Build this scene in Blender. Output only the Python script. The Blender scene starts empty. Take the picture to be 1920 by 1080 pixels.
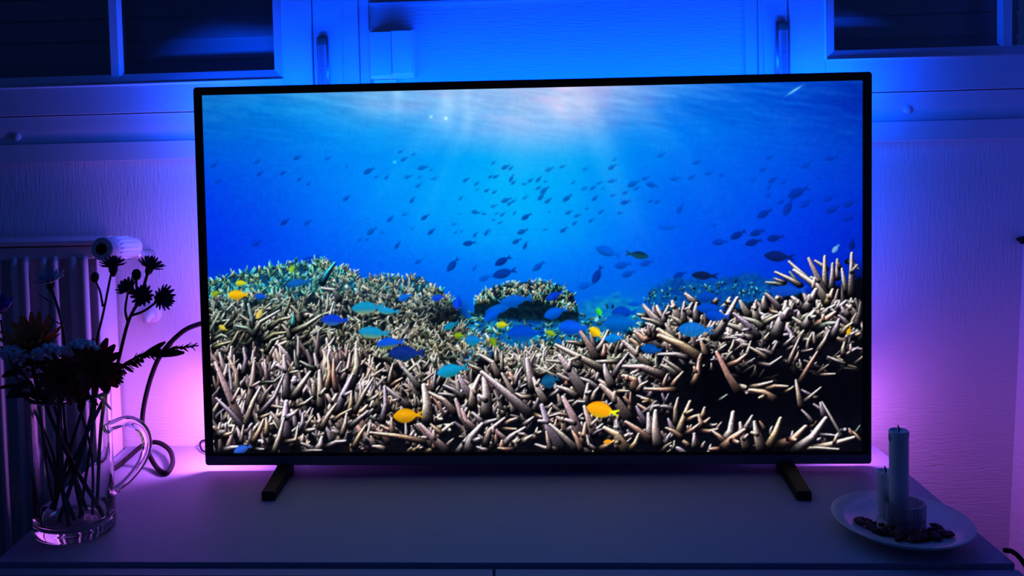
import bpy, bmesh, math, random
import numpy as np
from mathutils import Vector, Matrix
rnd = random.Random(4)
S = bpy.context.scene
C0 = S.collection
# ---------------------------------------------------------------- camera
CAM = Vector((0.6152046, -1.5202213, 0.5112658))
RM = [[0.997830442326026, 0.023535184240221867, -0.061485798931345606],
      [0.06024196233360078, 0.050340227263303124, 0.9969136208785975],
      [-0.026557754830634182, 0.9984547844654047, -0.04881320555442063]]   # columns: right, up, forward
FOC, PX, PY = 1799.8141, 819.2036, 324.8701
cd = bpy.data.cameras.new('camera'); cam = bpy.data.objects.new('camera', cd); C0.objects.link(cam)
cd.sensor_width = 36; cd.lens = FOC/1920*36; cd.shift_x = (960-PX)/1920; cd.shift_y = -(540-PY)/1920; cd.clip_start = .02
cam.matrix_world = Matrix([[RM[i][0], RM[i][1], -RM[i][2], CAM[i]] for i in range(3)]+[[0, 0, 0, 1]])
S.camera = cam
# ---------------------------------------------------------------- world, exposure, lamps
w = bpy.data.worlds.new('world'); S.world = w; w.use_nodes = True
w.node_tree.nodes['Background'].inputs[0].default_value = (.05, .16, 1, 1); w.node_tree.nodes['Background'].inputs[1].default_value = .06
S.view_settings.view_transform = 'Standard'; S.view_settings.look = 'None'; S.view_settings.gamma = 1; S.view_settings.exposure = 0
S.view_settings.use_curve_mapping = False
S.cycles.use_denoising = True; S.cycles.max_bounces = 10; S.cycles.transparent_max_bounces = 16; S.cycles.sample_clamp_indirect = 4
# the television stands at TVO, turned by TVR; its lamps shine backwards onto the wall
SW, SH = .941, .529
TVR = (0, 0.005842817, 0.00878649)
TVM = Matrix.Rotation(TVR[2], 4, 'Z') @ Matrix.Rotation(TVR[1], 4, 'Y')
TVC = Vector((0.18774422, -0.14249494, 0.03633969)) + TVM.to_3x3() @ Vector((SW/2, 0, 0))
TVW = Matrix.Translation(TVC) @ TVM
BLUE, MIX1, MIX2, PURP = (0, .085, 1), (.12, .10, 1), (.38, .125, 1), (.62, .15, 1)
def led(x, z, sx, sz, col, watt, tx=0, tz=0, y=.0325):      # tx, tz: tilt outwards, to the sides and upwards
    l = bpy.data.lights.new('led_light', 'AREA'); l.shape = 'RECTANGLE'; l.size = sx; l.size_y = sz; l.color = col; l.energy = watt
    o = bpy.data.objects.new('led_light', l); C0.objects.link(o)
    o.matrix_world = TVW @ Matrix.Translation((x, y, z)) @ Matrix.Rotation(math.radians(90+tz), 4, 'X') @ Matrix.Rotation(math.radians(tx), 4, 'Y')
PW = 1.0
for i in range(8):
    led(-.445+i*.89/7, SH-.025, .125, .012, (0, .055, 1), .86*PW, 0, 42)
for sx in (-1, 1):
    cols = ((.02, .10, 1), (.10, .11, 1), (.30, .12, 1), (.62, .14, 1), (.70, .17, 1)) if sx < 0 else ((.0, .085, 1), (.0, .08, 1), (.05, .08, 1), (.42, .10, 1), (.70, .16, 1))
    for z, c, e in zip((.45, .34, .23, .12), cols, (.36, .36, .30, .24)):
        led(sx*(SW/2-.02), z, .012, .105, c, e*PW*(.88 if sx < 0 else .62), -sx*50)
    led(sx*(SW/2-.015), .055, .03, .02, cols[4], (.85 if sx < 0 else .26), -sx*35, -76, .044)

# ---------------------------------------------------------------- helpers
def at(x, y, Y):                       # the point of the plane y = Y (metres) seen at a place of the photograph
    d = Vector(((x-PX)/FOC, -(y-PY)/FOC, 1)); d = Vector([sum(RM[i][j]*d[j] for j in range(3)) for i in range(3)])
    return CAM+d*((Y-CAM.y)/d.y)
def atz(x, y, Z):
    d = Vector(((x-PX)/FOC, -(y-PY)/FOC, 1)); d = Vector([sum(RM[i][j]*d[j] for j in range(3)) for i in range(3)])
    return CAM+d*((Z-CAM.z)/d.z)
def mat(name, col, rough=.5, metal=0, spec=.5, var=.06, scale=40, bump=0, bscale=200, sub=0, trans=0, ior=1.45, tl=0):
    m = bpy.data.materials.new(name); m.use_nodes = True; nt = m.node_tree; b = nt.nodes['Principled BSDF']
    b.inputs['Roughness'].default_value = rough; b.inputs['Metallic'].default_value = metal; b.inputs['Specular IOR Level'].default_value = spec
    b.inputs['Transmission Weight'].default_value = trans; b.inputs['IOR'].default_value = ior
    tc = nt.nodes.new('ShaderNodeTexCoord'); n = nt.nodes.new('ShaderNodeTexNoise'); n.inputs['Scale'].default_value = scale
    nt.links.new(tc.outputs['Object'], n.inputs['Vector'])
    r = nt.nodes.new('ShaderNodeMix'); r.data_type = 'RGBA'
    r.inputs[6].default_value = (*[max(0, c*(1-var)) for c in col], 1); r.inputs[7].default_value = (*[min(1, c*(1+var)) for c in col], 1)
    nt.links.new(n.outputs['Fac'], r.inputs[0]); nt.links.new(r.outputs[2], b.inputs['Base Color'])
    if bump:
        k = nt.nodes.new('ShaderNodeTexNoise'); k.inputs['Scale'].default_value = bscale; nt.links.new(tc.outputs['Object'], k.inputs['Vector'])
        bp = nt.nodes.new('ShaderNodeBump'); bp.inputs['Strength'].default_value = bump; bp.inputs['Distance'].default_value = .001
        nt.links.new(k.outputs['Fac'], bp.inputs['Height']); nt.links.new(bp.outputs[0], b.inputs['Normal'])
    return m
def link(name, me, m, parent=None, smooth=False, local=None):
    o = bpy.data.objects.new(name, me); C0.objects.link(o)
    if m and not me.materials: me.materials.append(m)
    if smooth:
        for p in me.polygons: p.use_smooth = True
    if local is not None: o.matrix_world = local
    if parent: o.parent = parent
    return o
def empty(name, loc=(0, 0, 0), rot=(0, 0, 0)):
    o = bpy.data.objects.new(name, None); C0.objects.link(o); o.location = loc; o.rotation_euler = rot; o.empty_display_size = .02; return o
def tag(o, label=None, cat=None, group=None, kind=None):
    if label: o['label'] = label
    if cat: o['category'] = cat
    if group: o['group'] = group
    if kind: o['kind'] = kind
    return o
class MB:
    def __init__(s): s.v = []; s.f = []
    def add(s, v, f):
        n = len(s.v); s.v += [tuple(p) for p in v]; s.f += [tuple(i+n for i in q) for q in f]; return s
    def box(s, a, b):
        x0, y0, z0 = a; x1, y1, z1 = b; x0, x1 = sorted((x0, x1)); y0, y1 = sorted((y0, y1)); z0, z1 = sorted((z0, z1))
        return s.add([(x0, y0, z0), (x1, y0, z0), (x1, y1, z0), (x0, y1, z0), (x0, y0, z1), (x1, y0, z1), (x1, y1, z1), (x0, y1, z1)],
                     [(0, 3, 2, 1), (4, 5, 6, 7), (0, 1, 5, 4), (1, 2, 6, 5), (2, 3, 7, 6), (3, 0, 4, 7)])
    def hexa(s, low, high):                      # two quads of four points, joined
        return s.add(list(low)+list(high), [(0, 3, 2, 1), (4, 5, 6, 7), (0, 1, 5, 4), (1, 2, 6, 5), (2, 3, 7, 6), (3, 0, 4, 7)])
    def tube(s, pts, r, n=10, cap=True, sq=1):
        pts = [Vector(p) for p in pts]; rr = r if isinstance(r, (list, tuple)) else [r]*len(pts); rings = []
        t0 = (pts[1]-pts[0]).normalized(); up = Vector((0, 0, 1)) if abs(t0.z) < .9 else Vector((1, 0, 0)); a = t0.cross(up).normalized()
        V = []
        for i, p in enumerate(pts):
            t = (pts[min(i+1, len(pts)-1)]-pts[max(i-1, 0)]).normalized(); a = (a-t*a.dot(t)).normalized(); b = t.cross(a)
            for k in range(n):
                th = 2*math.pi*k/n; V.append(p+(a*math.cos(th)+b*math.sin(th)*sq)*rr[i])
        F = [(i*n+k, i*n+(k+1) % n, (i+1)*n+(k+1) % n, (i+1)*n+k) for i in range(len(pts)-1) for k in range(n)]
        if cap: F += [tuple(range(n))[::-1], tuple((len(pts)-1)*n+k for k in range(n))]
        return s.add(V, F)
    def lathe(s, prof, c=(0, 0, 0), n=40, sx=1, sy=1, close=False):
        V = [(c[0]+r*math.cos(2*math.pi*k/n)*sx, c[1]+r*math.sin(2*math.pi*k/n)*sy, c[2]+z) for r, z in prof for k in range(n)]
        m = len(prof); F = [(i*n+k, i*n+(k+1) % n, (i+1)*n+(k+1) % n, (i+1)*n+k) for i in range(m-1) for k in range(n)]
        if close: F += [((m-1)*n+k, (m-1)*n+(k+1) % n, (k+1) % n, k) for k in range(n)]
        else: F += [tuple(range(n))[::-1], tuple((m-1)*n+k for k in range(n))]
        return s.add(V, F)
    def ball(s, c, r, n=8, sq=(1, 1, 1), jit=0):
        V = [(c[0], c[1], c[2]-r*sq[2])]; m = n//2
        for i in range(1, m):
            ph = math.pi*i/m-math.pi/2
            for k in range(n):
                th = 2*math.pi*k/n; q = r*(1+rnd.uniform(-jit, jit)); V.append((c[0]+q*math.cos(ph)*math.cos(th)*sq[0], c[1]+q*math.cos(ph)*math.sin(th)*sq[1], c[2]+q*math.sin(ph)*sq[2]))
        V.append((c[0], c[1], c[2]+r*sq[2])); L = len(V)-1
        F = [(0, 1+(k+1) % n, 1+k) for k in range(n)]+[(1+i*n+k, 1+i*n+(k+1) % n, 1+(i+1)*n+(k+1) % n, 1+(i+1)*n+k) for i in range(m-2) for k in range(n)]
        F += [(L, 1+(m-2)*n+k, 1+(m-2)*n+(k+1) % n) for k in range(n)]
        return s.add(V, F)
    def mesh(s, name):
        me = bpy.data.meshes.new(name); me.from_pydata(s.v, [], s.f); me.update(); return me
    def build(s, name, m, parent=None, smooth=False, bevel=0, seg=2, world=False):
        o = link(name, s.mesh(name), m, parent, smooth)
        if parent and world: o.matrix_parent_inverse = parent.matrix_basis.inverted()
        if bevel:
            b = o.modifiers.new('bevel', 'BEVEL'); b.width = bevel; b.segments = seg; b.limit_method = 'ANGLE'; b.angle_limit = .6
            for p in o.data.polygons: p.use_smooth = True
            b.harden_normals = True
        elif smooth:
            try:
                o.data.shade_smooth() if False else None
            except Exception: pass
        return o
def sharp(o, ang=35):
    me = o.data; bm = bmesh.new(); bm.from_mesh(me)
    for e in bm.edges:
        if len(e.link_faces) == 2 and e.calc_face_angle(0) > math.radians(ang): e.smooth = False
    bm.normal_update(); bm.to_mesh(me); bm.free(); return o
def spline(pts, n=8):
    pts = [Vector(p) for p in pts]; q = [pts[0]*2-pts[1]]+pts+[pts[-1]*2-pts[-2]]; out = []
    for i in range(1, len(q)-2):
        for k in range(n):
            t = k/n; a, b, c, d = q[i-1], q[i], q[i+1], q[i+2]
            out.append(.5*((2*b)+(c-a)*t+(2*a-5*b+4*c-d)*t*t+(3*b-a-3*c+d)*t**3))
    return out+[pts[-1]]

# ---------------------------------------------------------------- materials
white = mat('white_lacquer', (.80, .80, .80), .35, bump=.05)
paint = mat('white_window_paint', (.78, .78, .78), .30, bump=.12, bscale=60)
radm = mat('radiator_enamel', (.76, .75, .74), .35)
plastic = mat('white_plastic', (.82, .82, .82), .3)
hingem = mat('worn_hinge_metal', (.52, .55, .55), .35, .7, bump=.2)
hingecap = mat('dark_green_hinge_cap', (.04, .14, .08), .4)
black = mat('black_plastic', (.010, .010, .014), .5, spec=.25)
tvsilver = mat('dark_graphite_bezel', (.13, .15, .19), .4, .3)
rubber = mat('black_cable_rubber', (.012, .008, .012), .6, spec=.2)
floorm = mat('dull_floor', (.25, .2, .16), .5)
wax = mat('white_wax', (.78, .82, .84), .45, bump=.1, bscale=90)
ceram = mat('white_glazed_ceramic', (.72, .74, .76), .22)
wick = mat('charred_wick', (.01, .01, .01), .9)
berry = mat('dried_dark_red_petal', (.10, .015, .02), .6, var=.5, scale=120)
shut = mat('grey_shutter_slat', (.75, .75, .75), .6)
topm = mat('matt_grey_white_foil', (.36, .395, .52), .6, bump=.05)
glassm = mat('clear_glass', (1, 1, 1), .02, trans=1, ior=1.47, var=0)
def thin_glass(name):
    m = bpy.data.materials.new(name); m.use_nodes = True; nt = m.node_tree; nt.nodes.remove(nt.nodes['Principled BSDF'])
    out = nt.nodes['Material Output']; t = nt.nodes.new('ShaderNodeBsdfTransparent'); g = nt.nodes.new('ShaderNodeBsdfGlossy'); g.inputs['Roughness'].default_value = .01
    f = nt.nodes.new('ShaderNodeFresnel'); f.inputs[0].default_value = 1.45; x = nt.nodes.new('ShaderNodeMixShader')
    t.inputs[0].default_value = (.9, .95, .95, 1)
    nt.links.new(f.outputs[0], x.inputs[0]); nt.links.new(t.outputs[0], x.inputs[1]); nt.links.new(g.outputs[0], x.inputs[2]); nt.links.new(x.outputs[0], out.inputs[0]); return m
pane = thin_glass('window_glass')
def wallpaper():
    m = mat('textured_white_wallpaper', (.78, .78, .78), .55, var=.03, scale=8); nt = m.node_tree; b = nt.nodes['Principled BSDF']
    tc = nt.nodes.new('ShaderNodeTexCoord'); H = []
    for sc in ((260, 260, 42), (46, 46, 330)):
        mp = nt.nodes.new('ShaderNodeMapping'); mp.inputs['Scale'].default_value = sc; nt.links.new(tc.outputs['Object'], mp.inputs[0])
        n = nt.nodes.new('ShaderNodeTexNoise'); n.inputs['Scale'].default_value = 1; n.inputs['Detail'].default_value = 1.5; n.inputs['Distortion'].default_value = .6
        nt.links.new(mp.outputs[0], n.inputs['Vector']); H.append(n)
    sp = nt.nodes.new('ShaderNodeSeparateXYZ'); nt.links.new(tc.outputs['Object'], sp.inputs[0])
    rg = nt.nodes.new('ShaderNodeMapRange'); rg.inputs[1].default_value = .12; rg.inputs[2].default_value = .25; nt.links.new(sp.outputs[2], rg.inputs[0])
    r2 = nt.nodes.new('ShaderNodeMapRange'); r2.inputs[1].default_value = .50; r2.inputs[2].default_value = .56; r2.inputs[3].default_value = 1; r2.inputs[4].default_value = 0; nt.links.new(sp.outputs[2], r2.inputs[0])
    mu = nt.nodes.new('ShaderNodeMath'); mu.operation = 'MULTIPLY'; nt.links.new(rg.outputs[0], mu.inputs[0]); nt.links.new(r2.outputs[0], mu.inputs[1])
    x = nt.nodes.new('ShaderNodeMix'); nt.links.new(mu.outputs[0], x.inputs[0]); nt.links.new(H[1].outputs['Fac'], x.inputs[2]); nt.links.new(H[0].outputs['Fac'], x.inputs[3])
    bp = nt.nodes.new('ShaderNodeBump'); bp.inputs['Strength'].default_value = .95; bp.inputs['Distance'].default_value = .0012
    nt.links.new(x.outputs[0], bp.inputs['Height']); nt.links.new(bp.outputs[0], b.inputs['Normal']); return m
wallm = wallpaper()
# ---------------------------------------------------------------- the picture shown on the television (painted as vertex colours)
def paint_reef():
    rs = np.random.RandomState(7)
    X0, Y0, CW, CH = 376, 146, 1248, 712
    yy, xx = np.mgrid[0:CH, 0:CW].astype(np.float32); xx += X0; yy += Y0
    # water: coarse table of sRGB colours, columns x, rows y
    gx = [376, 500, 600, 700, 800, 900, 1000, 1080, 1180, 1280, 1400, 1500, 1624]
    rows = [
     (150, [(42,110,205),(50,125,225),(105,150,225),(110,165,235),(130,175,238),(150,178,238),(165,185,240),(178,182,240),(140,170,240),(60,135,240),(10,95,225),(0,72,205),(0,48,172)]),
     (200, [(10,95,205),(5,112,225),(30,140,240),(90,160,240),(115,175,245),(130,180,245),(155,188,246),(165,184,242),(95,155,242),(15,118,240),(0,95,228),(0,72,212),(0,48,180)]),
     (250, [(0,82,212),(0,98,228),(0,122,242),(15,145,248),(50,160,250),(95,172,250),(125,182,250),(105,172,248),(30,140,246),(0,118,244),(0,96,232),(0,76,220),(0,54,190)]),
     (300, [(0,68,225),(0,88,235),(0,112,246),(0,132,250),(0,148,250),(0,162,250),(35,172,252),(20,165,250),(0,135,248),(0,110,244),(0,92,236),(0,74,226),(0,52,200)]),
     (350, [(0,52,235),(0,76,238),(0,106,248),(0,132,252),(0,152,252),(0,165,252),(0,170,252),(0,158,250),(0,128,248),(0,102,244),(0,86,238),(0,68,230),(0,48,205)]),
     (400, [(0,42,238),(0,66,240),(0,96,250),(0,122,252),(0,146,252),(0,160,252),(0,165,252),(0,150,250),(0,120,248),(0,94,244),(0,78,238),(0,58,230),(0,40,205)]),
     (450, [(0,34,236),(0,56,240),(0,84,248),(0,108,250),(0,132,252),(0,146,252),(0,150,252),(0,138,250),(0,108,248),(0,86,244),(0,70,238),(0,50,228),(0,36,200)]),
     (500, [(0,34,222),(0,54,235),(0,72,244),(0,90,248),(0,108,250),(0,118,250),(0,122,250),(0,112,248),(0,96,244),(0,80,240),(0,64,232),(0,46,220),(0,32,190)]),
     (560, [(0,60,200),(0,64,205),(0,76,215),(0,84,225),(0,92,232),(0,96,236),(0,98,236),(0,96,232),(0,100,225),(0,88,220),(0,62,205),(0,44,190),(0,32,170)]),
     (860, [(0,30,90)]*13)]
    ys = np.array([r[0] for r in rows], float); tab = np.array([r[1] for r in rows], float)
    xi = np.interp(np.arange(CW)+X0, gx, np.arange(13)); a = np.floor(xi).astype(int).clip(0, 11); f = (xi-a)[None, :, None]
    tr = tab[:, a]*(1-f)+tab[:, a+1]*f
    yi = np.interp(np.arange(CH)+Y0, ys, np.arange(len(ys))); b = np.floor(yi).astype(int).clip(0, len(ys)-2); g = (yi-b)[:, None, None]
    C = tr[b]*(1-g)+tr[b+1]*g

    C[..., 1] += 11*np.clip((820-xx)/300, 0, 1)

    def vnoise(sx, sy, seed, ang=0.0):
        r = np.random.RandomState(seed); n = 96; t = r.rand(n, n)
        ca, sa = math.cos(ang), math.sin(ang)
        u = ((xx*ca+yy*sa)/sx); v = ((-xx*sa+yy*ca)/sy)
        iu = np.floor(u).astype(int); iv = np.floor(v).astype(int); fu = u-iu; fv = v-iv
        fu = fu*fu*(3-2*fu); fv = fv*fv*(3-2*fv)
        q = lambda i, j: t[j % n, i % n]
        return (q(iu, iv)*(1-fu)+q(iu+1, iv)*fu)*(1-fv)+(q(iu, iv+1)*(1-fu)+q(iu+1, iv+1)*fu)*fv
    def sm(v, lo, hi):
        t = np.clip((v-lo)/(hi-lo), 0, 1); return t*t*(3-2*t)
    # ripples of the surface seen from below, then the shafts of light
    rip = vnoise(60, 7, 1, .12)*.6+vnoise(24, 4, 2, .16)*.4-.5
    up = 1-sm(yy, 180, 330)
    C += (rip*up*34)[..., None]*np.array([.7, .9, .7])
    cloud = sm(vnoise(70, 26, 3, .1)*.6+vnoise(28, 14, 4, .1)*.4, .4, .8)
    cm = cloud*np.exp(-((xx-990)/260)**2)*(1-sm(yy, 190, 275))
    C += cm[..., None]*np.array([34, 2, 0])
    ang = np.arctan2(xx-1010, yy+40)
    r1 = np.interp(ang.ravel(), np.linspace(-1.3, 1.3, 44), np.random.RandomState(5).rand(44)).reshape(ang.shape)
    ray = (r1-.5)*np.exp(-((xx-1020)/330)**2)*sm(yy, 150, 215)*(1-sm(yy, 330, 520))
    C += ray[..., None]*np.array([30, 16, 4])
    for (bx, bw, y1, s) in ((745, 10, 235, 30), (838, 16, 275, 26), (875, 10, 270, 20), (1060, 40, 270, 22), (700, 22, 225, 18)):
        C += (np.exp(-((xx-bx)/bw)**2)*(1-sm(yy, y1-70, y1+15))*s)[..., None]*np.array([1, .7, .3])
    for (bx, by, s) in ((808, 219, 70), (836, 222, 90), (740, 304, 70), (1492, 168, 0)):
        C += (np.exp(-(((xx-bx)/3)**2+((yy-by)/2.5)**2))*s)[..., None]
    d = np.abs((yy-168)+(xx-1492)*.62); C += (np.exp(-(d/2.2)**2)*np.exp(-((xx-1490)/13)**2)*130)[..., None]*np.array([1, 1, .4])
    C += (((vnoise(5, 5, 8)-.5)*8))[..., None]*np.array([.4, 1, .6])

    def blend(x0, x1, y0, y1):
        a0, a1 = max(0, int(x0-X0)), min(CW, int(x1-X0)+2); b0, b1 = max(0, int(y0-Y0)), min(CH, int(y1-Y0)+2)
        return (slice(b0, b1), slice(a0, a1)) if a1 > a0 and b1 > b0 else None
    def fish(x, y, ln, ang, col, al=1.0, fat=.36, tail=None, belly=None):
        s = blend(x-ln, x+ln, y-ln, y+ln)
        if s is None: return
        ca, sa = math.cos(ang), math.sin(ang); u = (xx[s]-x)*ca-(yy[s]-y)*sa; v = (xx[s]-x)*sa+(yy[s]-y)*ca
        u = u/(ln*.5); v = v/(ln*.5)
        hw = fat*.94*np.clip(1-((u+.2)/.8)**2, 0, 1)**.78
        tl = np.where((u > .45) & (u < 1), (.05+(u-.45)*.34), 0)*np.where((u > .8) & (np.abs(v) < (u-.8)*.8), 0, 1)
        w = np.maximum(hw, tl); soft = 2.6/ln
        m = sm(w-np.abs(v), -soft, soft)*(w > 0)*al
        c = np.array(col, float)[None, None]*np.ones(u.shape+(1,))
        if tail is not None: c = c+(np.array(tail)-c)*sm(u, .35, .6)[..., None]
        if belly is not None: c = c+(np.array(belly)-c)*sm(v, .0, fat*.95)[..., None]
        c = c*(1+.16*np.cos(v*5+.8))[..., None]
        C[s] += (c-C[s])*m[..., None]
    # the shoal: x, y, length, tilt in degrees, darkness
    shoal = '''402 309 15 35 6;410 340 15 30 5;483 302 15 30 5;487 325 15 38 6;531 324 15 30 6;558 295 17 25 6;615 296 15 22 4;562 336 11 30 6;579 344 11 38 5;650 311 11 35 3;692 320 22 28 7
    706 331 10 30 5;725 332 12 50 6;751 284 12 25 5;776 289 11 25 4;758 298 15 28 6;793 314 20 12 6;765 331 15 20 5;787 332 10 30 4;815 334 15 20 4;785 347 15 35 5;809 318 9 20 4;650 371 17 38 6;773 375 14 50 7;534 416 20 35 8
    577 417 16 38 6;482 456 19 30 6;732 410 17 45 6;797 407 17 35 8;809 434 17 40 8;745 460 16 55 7;697 433 22 38 6;675 449 11 45 5;688 449 9 50 5;760 402 14 5 4;773 428 9 40 4;718 435 13 0 3;880 456 23 8 9;785 490 17 30 5
    874 337 15 30 6;894 344 12 35 6;864 371 12 55 5;913 357 12 30 7;895 355 8 20 5;927 360 10 30 7;925 305 11 40 5;948 313 17 25 7;958 315 12 40 6;920 331 10 30 7;930 331 12 25 7;959 334 15 60 7;963 342 13 40 6;995 338 13 35 6;984 345 12 10 5;1010 336 14 50 7
    949 375 19 20 7;956 381 13 40 6;963 377 11 30 6;985 370 12 30 5;892 398 16 -10 7;908 401 10 0 6;926 386 14 15 5;932 400 10 30 5;942 402 12 35 6;926 412 8 0 5;938 417 11 30 5;987 406 20 32 9;965 399 9 55 6;918 433 9 30 4;852 420 12 10 4;862 401 10 0 3
    891 440 12 50 7;912 436 14 60 7;980 434 20 22 8;969 452 18 28 8;985 460 16 65 8;855 435 10 35 4;866 433 8 30 4;1030 317 18 25 5;1055 312 13 20 5;1023 340 9 30 5;1021 356 19 35 7;1015 368 18 50 7;1028 376 16 38 7;1010 352 13 30 6;1064 371 20 38 7
    1098 316 14 15 4;1148 313 18 30 6;1153 299 11 25 4;1075 342 10 30 5;1096 353 13 25 5;1112 352 14 30 6;1124 343 11 30 5;1148 339 18 10 5;1116 371 16 38 6;1150 366 12 10 5;1131 353 10 25 4;1173 379 19 15 7;1173 361 13 20 6;1188 344 24 25 6;1210 334 15 20 5
    1223 347 22 -12 6;1194 353 13 20 5;1067 398 15 25 6;1083 404 14 15 6;1101 391 10 20 5;1127 397 12 35 6;1109 413 13 30 6;1163 399 13 10 5;1078 418 13 40 6;1057 431 16 35 7;1023 430 10 10 5;1030 397 8 30 4;1220 377 13 20 5;1233 378 13 30 5;1275 391 22 60 5
    1266 334 21 10 4;1297 332 16 28 5;1307 304 17 20 5;1240 290 18 30 4;1330 324 17 15 4;1354 328 14 20 4;1387 316 9 30 2;1340 422 11 30 4;1432 317 17 25 5;1413 337 14 15 4;1443 294 18 25 4;1449 337 19 30 6;1442 350 15 60 5;1441 365 15 45 5;1466 378 15 25 6
    1497 360 40 25 8;1478 388 34 65 8;1434 400 29 30 9;1511 381 28 30 5;1512 308 24 30 4;1559 296 24 10 5;1535 332 14 25 3;1562 333 12 30 4;1555 371 26 25 5;1562 392 28 25 7;1594 381 26 25 7;1593 406 32 22 5;1608 350 18 40 3;1470 341 14 30 4;1350 454 28 4 7
    1384 440 30 28 11;1420 436 28 18 10;1413 454 30 15 12;1454 446 30 10 11;849 496 30 50 9;943 489 31 28 11;890 502 14 60 5;946 512 42 15 10;910 521 24 20 5;1010 499 26 40 7;580 488 36 22 7;1098 535 30 15 4;1120 515 34 65 10;1168 497 30 10 6;1213 493 26 15 6;1179 513 26 20 6;1275 515 24 20 9;1265 538 34 5 5;1380 524 36 0 5;1140 472 44 -18 5'''
    for t in shoal.replace('\n', ';').split(';'):
        x, y, ln, an, dk = map(float, t.split())
        bg = C[int(min(max(y-Y0, 0), CH-1)), int(min(max(x-X0, 0), CW-1))]
        k = dk/12
        fish(x, y, ln*1.12, math.radians(an), bg*(1-k)+np.array([2, 30, 120])*k, .92, .40)
    fish(1195, 478, 44, math.pi-.15, (12, 55, 80), .95, .34, belly=(10, 30, 70)); fish(1321, 517, 50, -.05, (8, 26, 74), 1, .34); fish(1461, 481, 58, -.08, (6, 26, 100), 1, .36)
    fish(1257, 423, 50, -.02, (0, 78, 215), .7, .36)

    # ---- corals -------------------------------------------------
    def stroke(pts, r0, r1, col, dark=.16, spk=.0, bow=True):
        px = [p[0] for p in pts]; py = [p[1] for p in pts]; R = max(r0, r1)+2
        s = blend(min(px)-R, max(px)+R, min(py)-R, max(py)+R)
        if s is None: return
        ux, uy = xx[s], yy[s]; best = np.full(ux.shape, 1e9); sh = np.zeros(ux.shape); tt = np.zeros(ux.shape)
        n = len(pts)-1
        for i in range(n):
            ax, ay = pts[i]; bx, by = pts[i+1]; dx, dy = bx-ax, by-ay; L2 = dx*dx+dy*dy+1e-6; L = math.sqrt(L2)
            t = np.clip(((ux-ax)*dx+(uy-ay)*dy)/L2, 0, 1); T = (i+t)/n; r = r0+(r1-r0)*T**1.2
            ex, ey = ux-ax-t*dx, uy-ay-t*dy; dd = np.hypot(ex, ey)-r
            m = dd < best
            lit = -(ey*.80+ex*.45)/r
            best = np.where(m, dd, best); sh = np.where(m, lit, sh); tt = np.where(m, T, tt)
        al = np.clip(.5-best, 0, 1)
        core = sm(sh, -.55, .55) if r0 > 3.2 else sm(sh, -.95, .25)
        lum = (dark*.8+(1-dark*.8)*core)*((.10+1.95*tt**.8) if r0 > 3.2 else (.28+1.25*tt))
        if spk: lum = lum*(1+spk*(grain[s]-.5))
        c = np.array(col, float)[None, None]*lum[..., None]; c = c*(1+(np.array([.88, .76, .92])-1)*(1-core)[..., None])
        C[s] += (c-C[s])*al[..., None]
    grain = np.random.RandomState(3).rand(CH, CW)
    grain = (grain+np.roll(grain, 1, 0)+np.roll(grain, 1, 1))/3*1.6-.3
    def area(top, col, col2, sc=9, soft=3, bottom=None, amp=1.0):
        t = np.interp(np.arange(CW)+X0, [p[0] for p in top], [p[1] for p in top])[None, :]+(vnoise(9, 9, 21)-.5)*10
        m = sm(yy-t, -soft, soft)
        if bottom: m = m*(1-sm(yy-np.interp(np.arange(CW)+X0, [p[0] for p in bottom], [p[1] for p in bottom])[None, :], -8, 8))
        m = m*((np.arange(CW)+X0 >= top[0][0]) & (np.arange(CW)+X0 <= top[-1][0]))[None, :]*amp
        n = vnoise(sc, sc*.8, int(sc*10)+33)[..., None]
        c = np.array(col)*(1-n)+np.array(col2)*n
        C[:] += (c-C)*m[..., None]
    PAL = {'t': [(90,200,190),(140,225,185),(50,170,205),(180,220,165)], 'g': [(165,175,160),(190,186,165),(140,160,150),(205,200,185),(170,165,130)],
           'c': [(214,202,180),(186,180,165),(236,220,195),(164,168,160),(212,192,182)], 'p': [(220,184,186),(236,204,184),(196,176,200),(244,214,200),(212,182,170)],
           'o': [(232,185,155),(238,200,160),(225,170,150)], 'b': [(35,150,205),(70,185,205),(20,120,200),(110,205,200)], 'w': [(225,205,205),(205,185,190),(240,220,205),(185,168,178)]}
    def scatter(n, fx, ylo, yhi, ln, wd, pal, ang=(60, 120), dark=.15, bend=.35, twig=.4):
        xs = rs.uniform(fx[0], fx[1], n)
        lo = np.interp(xs, [p[0] for p in ylo], [p[1] for p in ylo]); hi = np.interp(xs, [p[0] for p in yhi], [p[1] for p in yhi])
        ys_ = lo+(hi-lo)*rs.rand(n)
        for i in np.argsort(ys_):
            x, y = xs[i], ys_[i]
            if hi[i] <= lo[i]: continue
            L = ln[0]+(ln[1]-ln[0])*rs.rand()**1.5; A = math.radians(rs.uniform(*ang)); B = A+rs.uniform(-bend, bend); w = rs.uniform(*wd)
            P = PAL[pal[rs.randint(len(pal))]]; c = np.array(P[rs.randint(len(P))])*rs.uniform(.48, 1.28)
            p1 = (x+math.cos(A)*L*.5, y-math.sin(A)*L*.5); p2 = (p1[0]+math.cos(B)*L*.5, p1[1]-math.sin(B)*L*.5)
            stroke([(x, y), p1, p2], w*1.3, w*.42, c, dark)
            if rs.rand() < twig:
                D = A+rs.choice([-1, 1])*rs.uniform(.5, 1.1); stroke([p1, (p1[0]+math.cos(D)*L*.4, p1[1]-math.sin(D)*L*.4)], w*.85, w*.55, c, dark)
    # far hazy reef
    area([(1215, 545), (1260, 520), (1330, 528), (1400, 512), (1470, 530), (1500, 545)], (0, 52, 150), (10, 95, 165), 6, 6, amp=.85)
    area([(1060, 590), (1100, 562), (1160, 552), (1200, 572), (1235, 600)], (0, 95, 190), (20, 150, 205), 8, 8, amp=.8)
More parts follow.
